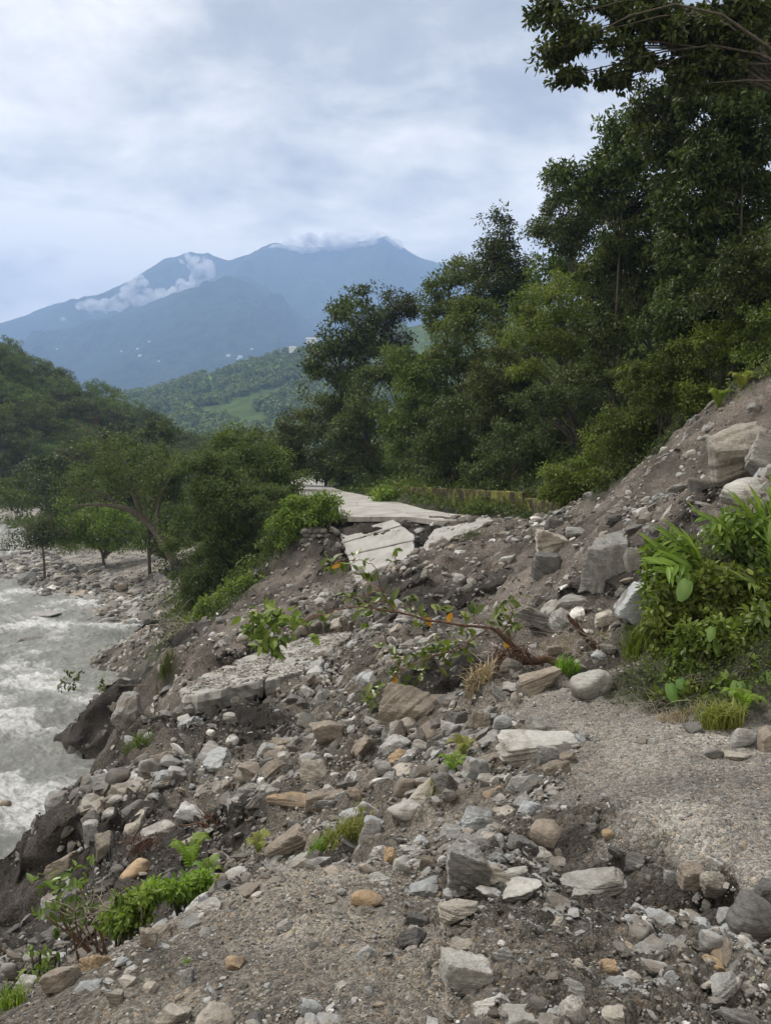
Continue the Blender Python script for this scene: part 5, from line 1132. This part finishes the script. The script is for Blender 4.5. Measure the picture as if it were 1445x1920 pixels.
def shrub(name, label, ells, D, mat, seed, leaf_px=13, n=900, stems=9, base=None, tmpl=LEAFF, bark='bark', cat='shrub', spacing=16, group=None, rad=1.0, up=.6):
    rng = np.random.default_rng(seed); cl = ell_clumps(ells, D, rng, spacing); bp = P(*base, D) if base else P(np.mean([e[0] for e in ells]), max(e[1] + e[3] for e in ells), D)
    gz_ = ground(np.array([bp[0]]), np.array([bp[1]]))[0]; bp[2] = gz_ if not base else min(bp[2], gz_ + .05) if gz_ < bp[2] else bp[2]
    root = thing(name, label, cat, bp, group); k = D / FPX; g_ = Geo(); leafcloud(g_, cl - bp, np.full(len(cl), spacing * k * rad), n, leaf_px * k * 1.1, rng, tmpl, .8, .25, 0, up); obj('foliage', g_.mesh('foliage', M[mat]), root)
    t_ = Geo()
    for c in cl[rng.permutation(len(cl))[:stems]]:
        o_ = bp + rng.normal(0, .05, 3) * np.array([1, 1, 0]); tube(t_, spline([o_, (o_ + c) / 2 + rng.normal(0, .05, 3) + np.array([0, 0, .08]), c], 9) - bp, np.linspace(.009, .003, 9), 5)
    obj('stems', t_.mesh('stems', M[bark], True), root)
shrub('shrub', 'feathery bright green plants on the crest right below the tall fern', [(330, 1668, 60, 26), (385, 1655, 26, 18)], 4.3, 'leaf_fern', 1, 11, 1500)
shrub('shrub', 'green leafy plants spilling over the mound edge left of centre', [(262, 1700, 46, 32), (230, 1725, 40, 24)], 4.2, 'leaf_lime', 2, 12, 1300)
shrub('shrub', 'thin stemmed plant with sparse heart leaves in front of the dark bank', [(120, 1700, 60, 50), (160, 1650, 30, 30), (80, 1660, 20, 30)], 4.6, 'leaf_fresh', 3, 20, 110, 9, (190, 1775), bark='twig_red')
shrub('shrub', 'small leafy plant in the lower left stone pile', [(65, 1820, 34, 34), (80, 1790, 20, 24)], 4.2, 'leaf_fresh', 4, 17, 70, 10, (90, 1880))
BANK = [('dark leafy shrub in the upper left of the bank under the ginger leaves', [(1255, 1045, 50, 42), (1300, 1080, 54, 44)], 8.6, 'leaf_bank', 13, 2100),
 ('leafy shrub in the top right of the bank', [(1390, 1000, 60, 46), (1435, 1070, 44, 50)], 8.6, 'leaf_fresh', 14, 2200),
 ('drooping shrub in the middle of the leafy bank', [(1340, 1110, 60, 58), (1405, 1130, 54, 46)], 8.1, 'leaf_bank', 14, 2800),
 ('dark shrub hanging on the left edge of the leafy bank', [(1250, 1140, 38, 60), (1262, 1225, 36, 50)], 8.0, 'leaf_bank', 12, 2300),
 ('dark vine-covered shrub in the middle low part of the bank', [(1330, 1200, 60, 50), (1300, 1262, 60, 46)], 7.5, 'leaf_bank', 13, 2700),
 ('pale green shrub on the right side of the bank above the ear-shaped leaves', [(1405, 1210, 48, 40), (1430, 1170, 34, 36)], 7.4, 'leaf_fresh', 16, 1300),
 ('leafy shrub at the right foot of the bank by the frame edge', [(1425, 1290, 44, 46), (1370, 1310, 50, 36)], 6.9, 'leaf_fresh', 14, 1500),
 ('small leafy shrub at the left foot of the bank', [(1280, 1310, 50, 28), (1340, 1335, 54, 22)], 7.0, 'leaf_bank', 13, 1300),
 ('trailing creeper along the top of the bank beside the big bluish rock', [(1235, 1085, 24, 30), (1225, 1130, 22, 40)], 8.5, 'leaf_fresh', 12, 900)]
for i_, (lb, el, D_, mt_, lp, n) in enumerate(BANK): shrub('shrub', lb, el, D_, mt_, 20 + i_, lp, n, 14)
M['ear'] = leafmat('ear_leaves', (0.10, 0.19, 0.04), (0.24, 0.38, 0.10), .35, .35, .15, .5)
def ear_plant(label, leaves, D, seed):
    """large heart-shaped leaves on long stalks"""
    rng = np.random.default_rng(seed); b = P(np.mean([l[0] for l in leaves]), max(l[1] for l in leaves) + 50, D + .15); b[2] = min(b[2], ground(np.array([b[0]]), np.array([b[1]]))[0]); root = thing('elephant_ear_plant', label, 'plant', b); k = D / FPX
    a = np.linspace(0, 2 * math.pi, 22, endpoint=False); rr = 0.5 * (1 - .28 * np.cos(a) ** 12 * (np.cos(a) > 0)) * (1 + .12 * (np.cos(a) < -.85))
    rim = np.stack([rr * np.sin(a) * .82, -rr * np.cos(a) * 1.1, -.12 * (rr * np.sin(a)) ** 2 * 4 - .10 * np.cos(a) ** 2], 1)
    for (px, py, w_, h_) in leaves:
        c = P(px, py - h_ * .35, D + rng.uniform(-.1, .1)); S = np.array([w_ * k, h_ * k, w_ * k]) * 1.1; yd = np.array([[rng.normal(0, .2), -.35, -.9]]); nm = np.array([[rng.normal(0, .25), -.8, .5]]); R = frames(yd, nm)[0]
        mid = rim * .55 + np.array([0, 0, .03]); V = np.vstack([rim, mid, [[0, -.05, .02]]]); V[:, 1] += .5; V = (V * S) @ R.T + c - b; j = np.arange(22); j2 = (j + 1) % 22
        F4 = np.stack([j, j2, j2 + 22, j + 22], 1); F3 = np.stack([j + 22, j2 + 22, np.full(22, 44)], 1); obj('leaf', mesh('leaf', V, [F4, F3], M['ear'], True, np.r_[np.full(22, .45), np.full(22, .55), .9]), root)
        g_ = Geo(); tube(g_, spline([(0, 0, 0), (c - b) * np.array([.4, .4, .75]), (c - b)], 10), np.linspace(.008, .004, 10), 5, .6); obj('stalk', g_.mesh('stalk', M['ear'], True), root)
ear_plant('pair of round bright ear-shaped leaves at the left foot of the bank', [(1254, 1290, 26, 34), (1274, 1282, 28, 34)], 6.9, 1)
ear_plant('large ear-shaped leaves low at the right of the bank', [(1384, 1290, 36, 50), (1408, 1292, 26, 34), (1440, 1272, 20, 46)], 6.5, 2)
ear_plant('single dark ear-shaped leaf high in the bank below the ginger', [(1292, 1098, 32, 40)], 7.9, 3)
ear_plant('two small ear-shaped leaves in the middle of the bank', [(1345, 1206, 26, 30), (1336, 1182, 18, 26)], 7.2, 4)
ear_plant('pale ear-shaped leaves growing on the upper slide', [(1362, 786, 14, 18), (1378, 776, 13, 20), (1370, 780, 12, 16)], 18.3, 5)
def ginger(label, base, tips, D, seed, mat='leaf_fern', lw=.085):
    """arching canes with long lance leaves in two ranks"""
    rng = np.random.default_rng(seed); b = P(base[0], base[1], D + .3); root = thing('ginger_plant', label, 'plant', b); tl = leaf_fine(lw, .02, .3)
    for tp in tips:
        e = P(tp[0], tp[1], D - .1 + rng.uniform(-.15, .15)); c = spline([b, (b + e) / 2 + np.array([0, 0, .12 * np.linalg.norm(e - b)]), e], 14); g_ = Geo(); tube(g_, c - b, np.linspace(.009, .004, 14), 5, .6)
        d = np.gradient(c, axis=0); d /= np.linalg.norm(d, axis=1)[:, None]; n = 15; ii = np.linspace(4, 13, n).astype(int); sd2 = np.where(np.arange(n) % 2 == 0, 1, -1)[:, None] * np.cross(d[ii], np.array([0, -.6, .8]))
        L_ = tp[2] * D / FPX * rng.uniform(.8, 1.1, n) * np.linspace(1.05, .8, n); stamp(g_, tl[0], tl[1], frames(d[ii] * .9 + sd2 * .75 + np.array([0, 0, .12]) + rng.normal(0, .1, (n, 3)), np.array([[0, -.5, .8]]) + rng.normal(0, .2, (n, 3))), L_, (c - b)[ii], np.clip(rng.normal(.6, .2, n), 0, 1))
        obj('cane', g_.mesh('cane', M[mat]), root)
ginger('yellow-green ginger fan pointing left at the top of the bank', (1330, 1110), [(1255, 1010, 62), (1235, 1030, 60), (1275, 1000, 54)], 8.3, 1)
ginger('ginger leaves drooping down the left edge of the bank', (1320, 1090), [(1245, 1062, 66), (1262, 1078, 60)], 8.1, 2)
ginger('bright ginger cane arching over the whitish stone', (1400, 1060), [(1335, 975, 52), (1310, 966, 46)], 8.6, 3)
ginger('yellow-green ginger tops at the upper right of the bank', (1440, 1060), [(1385, 945, 58), (1425, 955, 58), (1445, 930, 60)], 8.4, 4)
ginger('ginger cane standing at the right edge of the bank', (1450, 1150), [(1440, 1020, 56), (1400, 1090, 50)], 7.9, 5, 'leaf_fresh')

# ------------------------------------------------------------------ fallen branches, roots, dead wood
def sprig(g_, c, d, n, L_, rng, tb=.5):
    yd = d * .7 + rng.normal(0, .6, (n, 3)) + np.array([0, 0, -.15]); stamp(g_, LEAFF[0], LEAFF[1], frames(yd, np.array([[0, -.35, .9]]) + rng.normal(0, .4, (n, 3))), L_ * rng.uniform(.6, 1.15, n), c + rng.normal(0, L_ * .35, (n, 3)), np.clip(tb + rng.normal(0, .22, n), 0, 1))
def leafy_branch(name, label, runs, tips, D, seed, bark='wood_wet', leaf_px=24, mat='leaf_fresh', yellow=(), per=15, cat='fallen branch'):
    rng = np.random.default_rng(seed); b = P(*runs[0][0][:2], D + runs[0][0][2]); root = thing(name, label, cat, b); t_ = Geo(); allp = []
    for run in runs:
        c = spline([P(q[0], q[1], D + q[2]) for q in run], 30); c[1:-1] += rng.normal(0, .008, (28, 3)); tube(t_, c - b, np.interp(np.linspace(0, 1, 30), np.linspace(0, 1, len(run)), [q[3] for q in run]) * (1 + .1 * rng.normal(size=30)), 8); allp.append(c)
    allp = np.vstack(allp); g_ = Geo(); k = D / FPX
    for px, py, n in tips:
        e = P(px, py, D + rng.uniform(-.35, .15)); a = allp[np.argmin(np.linalg.norm(allp - e, axis=1))]
        tube(t_, spline([a, (a + e) / 2 + rng.normal(0, .02, 3), e], 8) - b, np.linspace(.009, .0035, 8), 5); sprig(g_, e - b, (e - a) / max(np.linalg.norm(e - a), 1e-3), n, leaf_px * k, rng)
    obj('limb', t_.mesh('limb', M[bark], True), root); obj('leaves', g_.mesh('leaves', M[mat]), root)
    if yellow:
        y_ = Geo(); sprig_c = np.array([P(px, py, D - .25) for px, py in yellow]) - b; n = len(yellow)
        stamp(y_, LEAFF[0], LEAFF[1], frames(np.stack([rng.normal(0, .5, n), np.zeros(n), -np.ones(n)], 1), np.tile([[0, -1, .3]], (n, 1)) + rng.normal(0, .2, (n, 3))), np.full(n, 22 * k), sprig_c, rng.uniform(.2, .9, n)); obj('yellow_leaves', y_.mesh('yellow_leaves', M['leaf_yellow']), root)
leafy_branch('fallen_branch', 'fallen leafy branch stretching left across the scree from a dark crooked root',
    [[(1050, 1243, 0, .055), (1020, 1236, -.1, .06), (985, 1240, -.1, .055), (968, 1218, -.2, .045), (945, 1195, -.3, .035), (915, 1176, -.4, .022), (820, 1166, -.6, .016), (740, 1148, -.8, .012), (670, 1138, -1, .009), (600, 1152, -1.1, .007), (558, 1172, -1.2, .005)],
     [(740, 1148, -.8, .008), (715, 1110, -.8, .006), (700, 1060, -.9, .005), (640, 1050, -.9, .004)], [(915, 1176, -.4, .012), (860, 1215, -.6, .009), (800, 1235, -.7, .007), (745, 1265, -.8, .005), (712, 1300, -.8, .004)],
     [(760, 1150, -.8, .004), (750, 1090, -.8, .003), (737, 1035, -.8, .002)], [(940, 1190, -.3, .01), (960, 1150, -.4, .006), (950, 1120, -.4, .004)]],
    [(628, 1052, 12), (620, 1060, 8), (665, 1045, 8), (680, 1075, 9), (695, 1090, 10), (650, 1120, 8), (672, 1130, 10), (715, 1120, 10), (690, 1150, 8), (730, 1130, 8), (770, 1130, 8), (790, 1160, 9), (740, 1035, 3), (735, 1055, 3), (780, 1150, 7), (832, 1140, 8), (880, 1155, 7), (870, 1180, 6), (940, 1140, 12), (960, 1165, 14), (945, 1180, 10), (925, 1165, 8), (965, 1130, 8),
     (815, 1215, 12), (845, 1205, 10), (835, 1240, 11), (800, 1230, 11), (775, 1240, 9), (750, 1235, 8), (730, 1225, 6), (740, 1260, 8), (725, 1285, 10), (705, 1300, 12), (695, 1310, 10), (755, 1285, 8), (780, 1265, 8), (870, 1220, 8), (600, 1150, 3), (612, 1165, 3), (890, 1200, 6)],
    10.2, 5, yellow=[(846, 1148), (800, 1156), (948, 1200), (742, 1268), (640, 1054)])
leafy_branch('fallen_branch', 'leafy end of a branch resting on the scree above the broken slab', [[(600, 1150, .6, .008), (560, 1168, .4, .009), (520, 1180, .2, .008), (485, 1165, 0, .005)], [(520, 1180, .2, .006), (505, 1205, 0, .004)]],
    [(485, 1160, 16), (500, 1150, 14), (478, 1180, 14), (515, 1165, 14), (500, 1195, 16), (520, 1205, 14), (540, 1175, 12), (550, 1160, 8), (490, 1205, 12), (512, 1218, 10), (468, 1165, 10), (575, 1180, 4)], 12.5, 6, 'twig_red', 26, 'leaf_lime')
leafy_branch('fallen_branch', 'thin drooping branch with small leaves reaching out over the river', [[(310, 1282, 0, .012), (250, 1284, -.5, .01), (190, 1283, -1, .008), (150, 1276, -1.3, .005), (118, 1282, -1.5, .003)]],
    [(130, 1262, 26), (145, 1272, 24), (120, 1280, 26), (112, 1290, 18), (135, 1288, 18), (150, 1262, 14), (195, 1275, 18), (190, 1290, 16)], 24.5, 7, 'bark_pale', 9, 'leaf_mid')
leafy_branch('dead_stump', 'broken dark stump leaning left above the round layered boulder', [[(1122, 1222, 0, .07), (1108, 1205, 0, .06), (1090, 1185, -.05, .05), (1072, 1165, -.1, .035), (1062, 1152, -.1, .02)], [(1085, 1180, -.05, .02), (1080, 1160, -.1, .008)]], [(1120, 1190, 3), (1135, 1200, 4)], 10.8, 8, 'wood_wet', 14, cat='stump')
def roots(name, label, px, py, wpx, hpx, D, n, seed, mat='wood_wet', rad=.006, hang=.5, cat='roots', spread=1.0):
    rng = np.random.default_rng(seed); b = pick(px, py) if D is None else P(px, py, D); D = b[1]; k = D / FPX; root = thing(name, label, cat, b); g_ = Geo()
    for _ in range(n):
        o_ = np.array([rng.uniform(-.5, .5) * wpx * k * .7, rng.uniform(-.3, .3) * wpx * k * .5, rng.uniform(0, .5) * hpx * k]); L_ = rng.uniform(.4, 1) * wpx * k * spread; a = rng.uniform(0, 6.28); d = np.array([math.cos(a), math.sin(a) * .5, rng.uniform(-hang, .35)]); pts_ = [o_]
        for q in range(4): d = d + rng.normal(0, .35, 3) + np.array([0, 0, -hang * .15]); pts_.append(pts_[-1] + d / np.linalg.norm(d) * L_ / 4)
        pts_ = np.array(pts_); r_ = rad * rng.uniform(.4, 1.5); tube(g_, spline(pts_, 12), np.linspace(r_, r_ * .25, 12), 5)
    obj('root_strands', g_.mesh('root_strands', M[mat], True), root)
roots('roots', 'matted hanging roots over the dark hollow under the fallen branch', 960, 1238, 90, 60, 9.9, 150, 1, 'wood_wet', .006, 1.6, spread=.6)
roots('roots', 'tangle of exposed roots on the slope behind the mound', 420, 1560, 130, 40, 7.9, 46, 2, 'wood_wet', .011, .15, spread=.7)
roots('roots', 'brown roots around the pinkish long stone', 520, 1510, 90, 30, 8.5, 34, 3, 'wood_wet', .009, .1, spread=.7)
roots('roots', 'fine roots hanging from the dark bank above the ferns', 270, 1590, 110, 50, 8.0, 110, 4, 'wood_wet', .003, 1.2, spread=.5)
roots('twigs', 'bleached twigs scattered on the slide left of the bank', 1110, 1200, 120, 20, 10.6, 46, 5, 'bark_pale', .004, .05, cat='twigs')
roots('twigs', 'dry twigs among the ferns on the mound edge', 180, 1720, 120, 60, 4.4, 34, 6, 'bark_pale', .0025, -.3, cat='twigs')
roots('twigs', 'dead twigs at the foot of the big bank tree', 350, 1190, 110, 46, 30, 60, 7, 'bark_pale', .012, .1, cat='twigs')
roots('twigs', 'dry stems at the foot of the leafy bank', 1250, 1330, 110, 26, 6.9, 60, 8, 'bark_pale', .0028, .1, cat='twigs')
rng = np.random.default_rng(3); root = thing('wire_mesh', 'torn gabion wire mesh draped down the dark bank', 'wire mesh', P(215, 1590, 8.2)); b = np.array(root.location); g_ = Geo(); m, t, bb, o = newmat('galvanised_wire'); bb.inputs['Base Color'].default_value = (.12, .12, .12, 1); bb.inputs['Metallic'].default_value = .6; bb.inputs['Roughness'].default_value = .5; M['wire'] = m
for k in range(9):
    for sg in (-1, 1):
        u0 = k / 8; c = []
        for q in np.linspace(0, 1, 9):
            px = 195 + 55 * ((u0 + sg * q * .5) % 1.0) + 10 * perlin(np.array([q * 3]), np.array([u0]))[0]; py = 1560 + 95 * q; c.append(P(px, py, 8.1 - .5 * q + .12 * perlin(np.array([q * 2 + 5]), np.array([u0 * 2]))[0]))
        c = np.array(c); brk = np.where(np.abs(np.diff(c[:, 0])) > .12)[0]; s0 = 0
        for e_ in list(brk + 1) + [9]:
            if e_ - s0 > 1: tube(g_, c[s0:e_] - b, .0013, 4)
            s0 = e_
obj('mesh_panel', g_.mesh('mesh_panel', M['wire']), root)
# light bamboo fence on the river terrace
root = thing('fence', 'low stick fence on the river terrace behind the small spreading tree', 'fence', P(170, 1026, 74)); b = np.array(root.location)
for k in range(16):
    p = P(105 + k * 9, 1028, 74); g_ = Geo(); p[2] = ground(np.array([p[0]]), np.array([p[1]]))[0] - .1; tube(g_, np.array([p, p + np.array([0, 0, 1.1])]) - b, .05, 5); obj('post', g_.mesh('post', M['bark_pale']), root)
for h in (.45, .9):
    g_ = Geo(); c = [P(105 + k * 9, 1028, 74) for k in range(16)]; c = np.array([(q[0], q[1], ground(np.array([q[0]]), np.array([q[1]]))[0] - .1 + h) for q in c]); tube(g_, c - b, .035, 5); obj('rail', g_.mesh('rail', M['bark_pale']), root)

# ------------------------------------------------------------------ far houses
m, t, bb, o = newmat('house_wall'); bb.inputs['Base Color'].default_value = (.78, .78, .76, 1); M['hw'] = m
m, t, bb, o = newmat('house_roof'); bb.inputs['Base Color'].default_value = (.35, .33, .33, 1); M['hr'] = m
m, t, bb, o = newmat('house_window'); bb.inputs['Base Color'].default_value = (.05, .06, .07, 1); bb.inputs['Roughness'].default_value = .2; M['hg'] = m
def box(g_, c, s):
    V = np.array([(x, y, z) for z in (-.5, .5) for y in (-.5, .5) for x in (-.5, .5)]) * np.array(s) + np.array(c); g_.add(V, [(0, 2, 3, 1), (4, 5, 7, 6), (0, 1, 5, 4), (2, 6, 7, 3), (0, 4, 6, 2), (1, 3, 7, 5)])
def house(label, p, s, h, group=None, windows=True):
    r = thing('house', label, 'house', p, group); g_ = Geo(); box(g_, (0, 0, h / 2 - 1), (s, s * .8, h + 2)); obj('wall', g_.mesh('wall', M['hw']), r)
    g_ = Geo(); a, b_ = s * .56, s * .46; g_.add([(-a, -b_, h), (a, -b_, h), (a, b_, h), (-a, b_, h), (-a, 0, h + s * .22), (a, 0, h + s * .22)], [(0, 1, 5, 4), (2, 3, 4, 5), (3, 2, 1, 0)]); g_.add([(-a, -b_, h), (-a, b_, h), (-a, 0, h + s * .22), (a, -b_, h), (a, b_, h), (a, 0, h + s * .22)], [(1, 0, 2), (3, 4, 5)]); obj('roof', g_.mesh('roof', M['hr']), r)
    if windows:
        for fx_ in (-.28, 0, .28):
            for fl_ in range(max(1, int(h / 3))):
                g_ = Geo(); box(g_, (fx_ * s, -s * .4 - .04, 1.6 + 3 * fl_), (s * .12, .1, 1.3)); obj('window', g_.mesh('window', M['hg']), r)
    return r
def on_ridge(R, px, py):
    X, Y, Z, uu, s = R; a, b_ = proj(np.stack([X, Y, Z], 2)); k = np.argmin(((a - px) ** 2 + (b_ - py) ** 2)[:300]); i_ = np.unravel_index(k, X.shape); return np.array([X[i_], Y[i_], Z[i_]])
house('white house on the crest of the wooded middle hill beside the tall dark tree', on_ridge(HX, 588, 652) + np.array([0, 0, 3]), 14, 8)
house('small white house lower down the middle hill crest', on_ridge(HX, 548, 664) + np.array([0, 0, 3]), 9, 5, None, False)
VIL = [(430, 668, 26), (445, 673, 20), (452, 670, 30), (462, 668, 22), (440, 680, 16), (258, 655, 22), (262, 668, 26), (240, 664, 18), (250, 672, 20), (228, 660, 16), (105, 655, 18), (112, 688, 16), (280, 640, 18), (470, 655, 18), (300, 678, 16), (160, 735, 16), (175, 742, 14), (205, 700, 16)]
items = []
for px, py, s_ in VIL:
    wh = 'low on' if py > 695 else 'in the hamlet left of centre on' if px < 265 and py < 680 else 'in the hamlet nearest the centre of' if px > 420 else 'halfway across'
    o = house('far house', on_ridge(SPUR, px, py) - np.array([0, 0, 1.5]), s_ * .5, s_ * .2, None, False); items.append((o, 'tiny white house %s the blue mountainside' % wh, px))
number_off(items, 'house', 'village houses on the far mountain')

# ------------------------------------------------------------------ low clouds on the mountain
def cloud(label, puffs, D, dens, seed, sc):
    g_ = Geo(); cen = []
    rg = np.random.default_rng(seed); more = []
    for a, b_ in zip(puffs[:-1], puffs[1:]):
        if abs(a[0] - b_[0]) > 60: continue
        for q in range(5):
            f_ = rg.uniform(); more.append((a[0] + (b_[0] - a[0]) * f_ + rg.normal(0, 4), a[1] + (b_[1] - a[1]) * f_ + rg.normal(0, 5), (a[2] + (b_[2] - a[2]) * f_) * rg.uniform(.4, 1.0)))
    puffs = [(a, b_, r * 1.15) for a, b_, r in puffs + more]
    for px, py, r in puffs:
        c = P(px, py, D); rm = r * D / FPX; V, F = ICO[3]; n = 1 + .25 * fbm(V[:, 0] * 1.5 + px, V[:, 1] * 1.5 + py, V[:, 2] * 1.5, 3); cen.append((c, rm)); g_.add(V * rm * n[:, None] * np.array([1, .7, .8]) + c, F)
    m = bpy.data.materials.new('cloud_vapour'); m.use_nodes = True; t = m.node_tree; t.nodes.clear(); o = N(t, 'ShaderNodeOutputMaterial'); v = N(t, 'ShaderNodeVolumePrincipled'); L(t, v.outputs[0], o.inputs['Volume'])
    g = N(t, 'ShaderNodeTexCoord').outputs['Object']; n = noise(t, g, sc, 5, .62, .5); n2 = ramp(t, n, [(.40, 0), (.62, 1)])
    L(t, mathn(t, 'MULTIPLY', n2, dens), v.inputs['Density']); v.inputs['Color'].default_value = (.97, .97, 1, 1); v.inputs['Anisotropy'].default_value = .2
    o = obj('cloud', g_.mesh('cloud', m, True)); tag(o, label, 'cloud', kind='stuff'); m.cycles.volume_step_rate = 1.0 if hasattr(m, 'cycles') else 1

cloud('white swirl of low cloud curling in front of the left peak of the mountain', [(150, 574, 8), (172, 571, 12), (200, 572, 14), (228, 566, 15), (262, 560, 16), (290, 560, 15), (320, 555, 13), (350, 542, 15), (374, 522, 17), (390, 502, 13), (364, 496, 12), (346, 484, 12), (240, 545, 12), (268, 530, 10), (120, 598, 5)], 3950, .06, 1, .014)
cloud('white cloud cap sitting on the flat summit ridge of the mountain', [(515, 466, 9), (545, 461, 15), (580, 456, 20), (620, 455, 20), (655, 455, 20), (690, 454, 17), (722, 452, 12), (750, 462, 7)], 4640, .07, 2, .012)
# ------------------------------------------------------------------ air
m = bpy.data.materials.new('valley_haze'); m.use_nodes = True; t = m.node_tree; t.nodes.clear()
o = N(t, 'ShaderNodeOutputMaterial'); v = N(t, 'ShaderNodeVolumePrincipled'); L(t, v.outputs[0], o.inputs['Volume'])
v.inputs['Color'].default_value = HAZE_COL; v.inputs['Density'].default_value = HAZE_DEN; v.inputs['Anisotropy'].default_value = 0.0
x0, x1, y0, y1, z0, z1 = -4200, 5600, -200, 6450, -60, 1480
hv = [(x, y, z) for z in (z0, z1) for y in (y0, y1) for x in (x0, x1)]
o = obj('haze', mesh('haze', hv, [(0, 2, 3, 1), (4, 5, 7, 6), (0, 1, 5, 4), (2, 6, 7, 3), (0, 4, 6, 2), (1, 3, 7, 5)], m)); tag(o, kind='stuff')
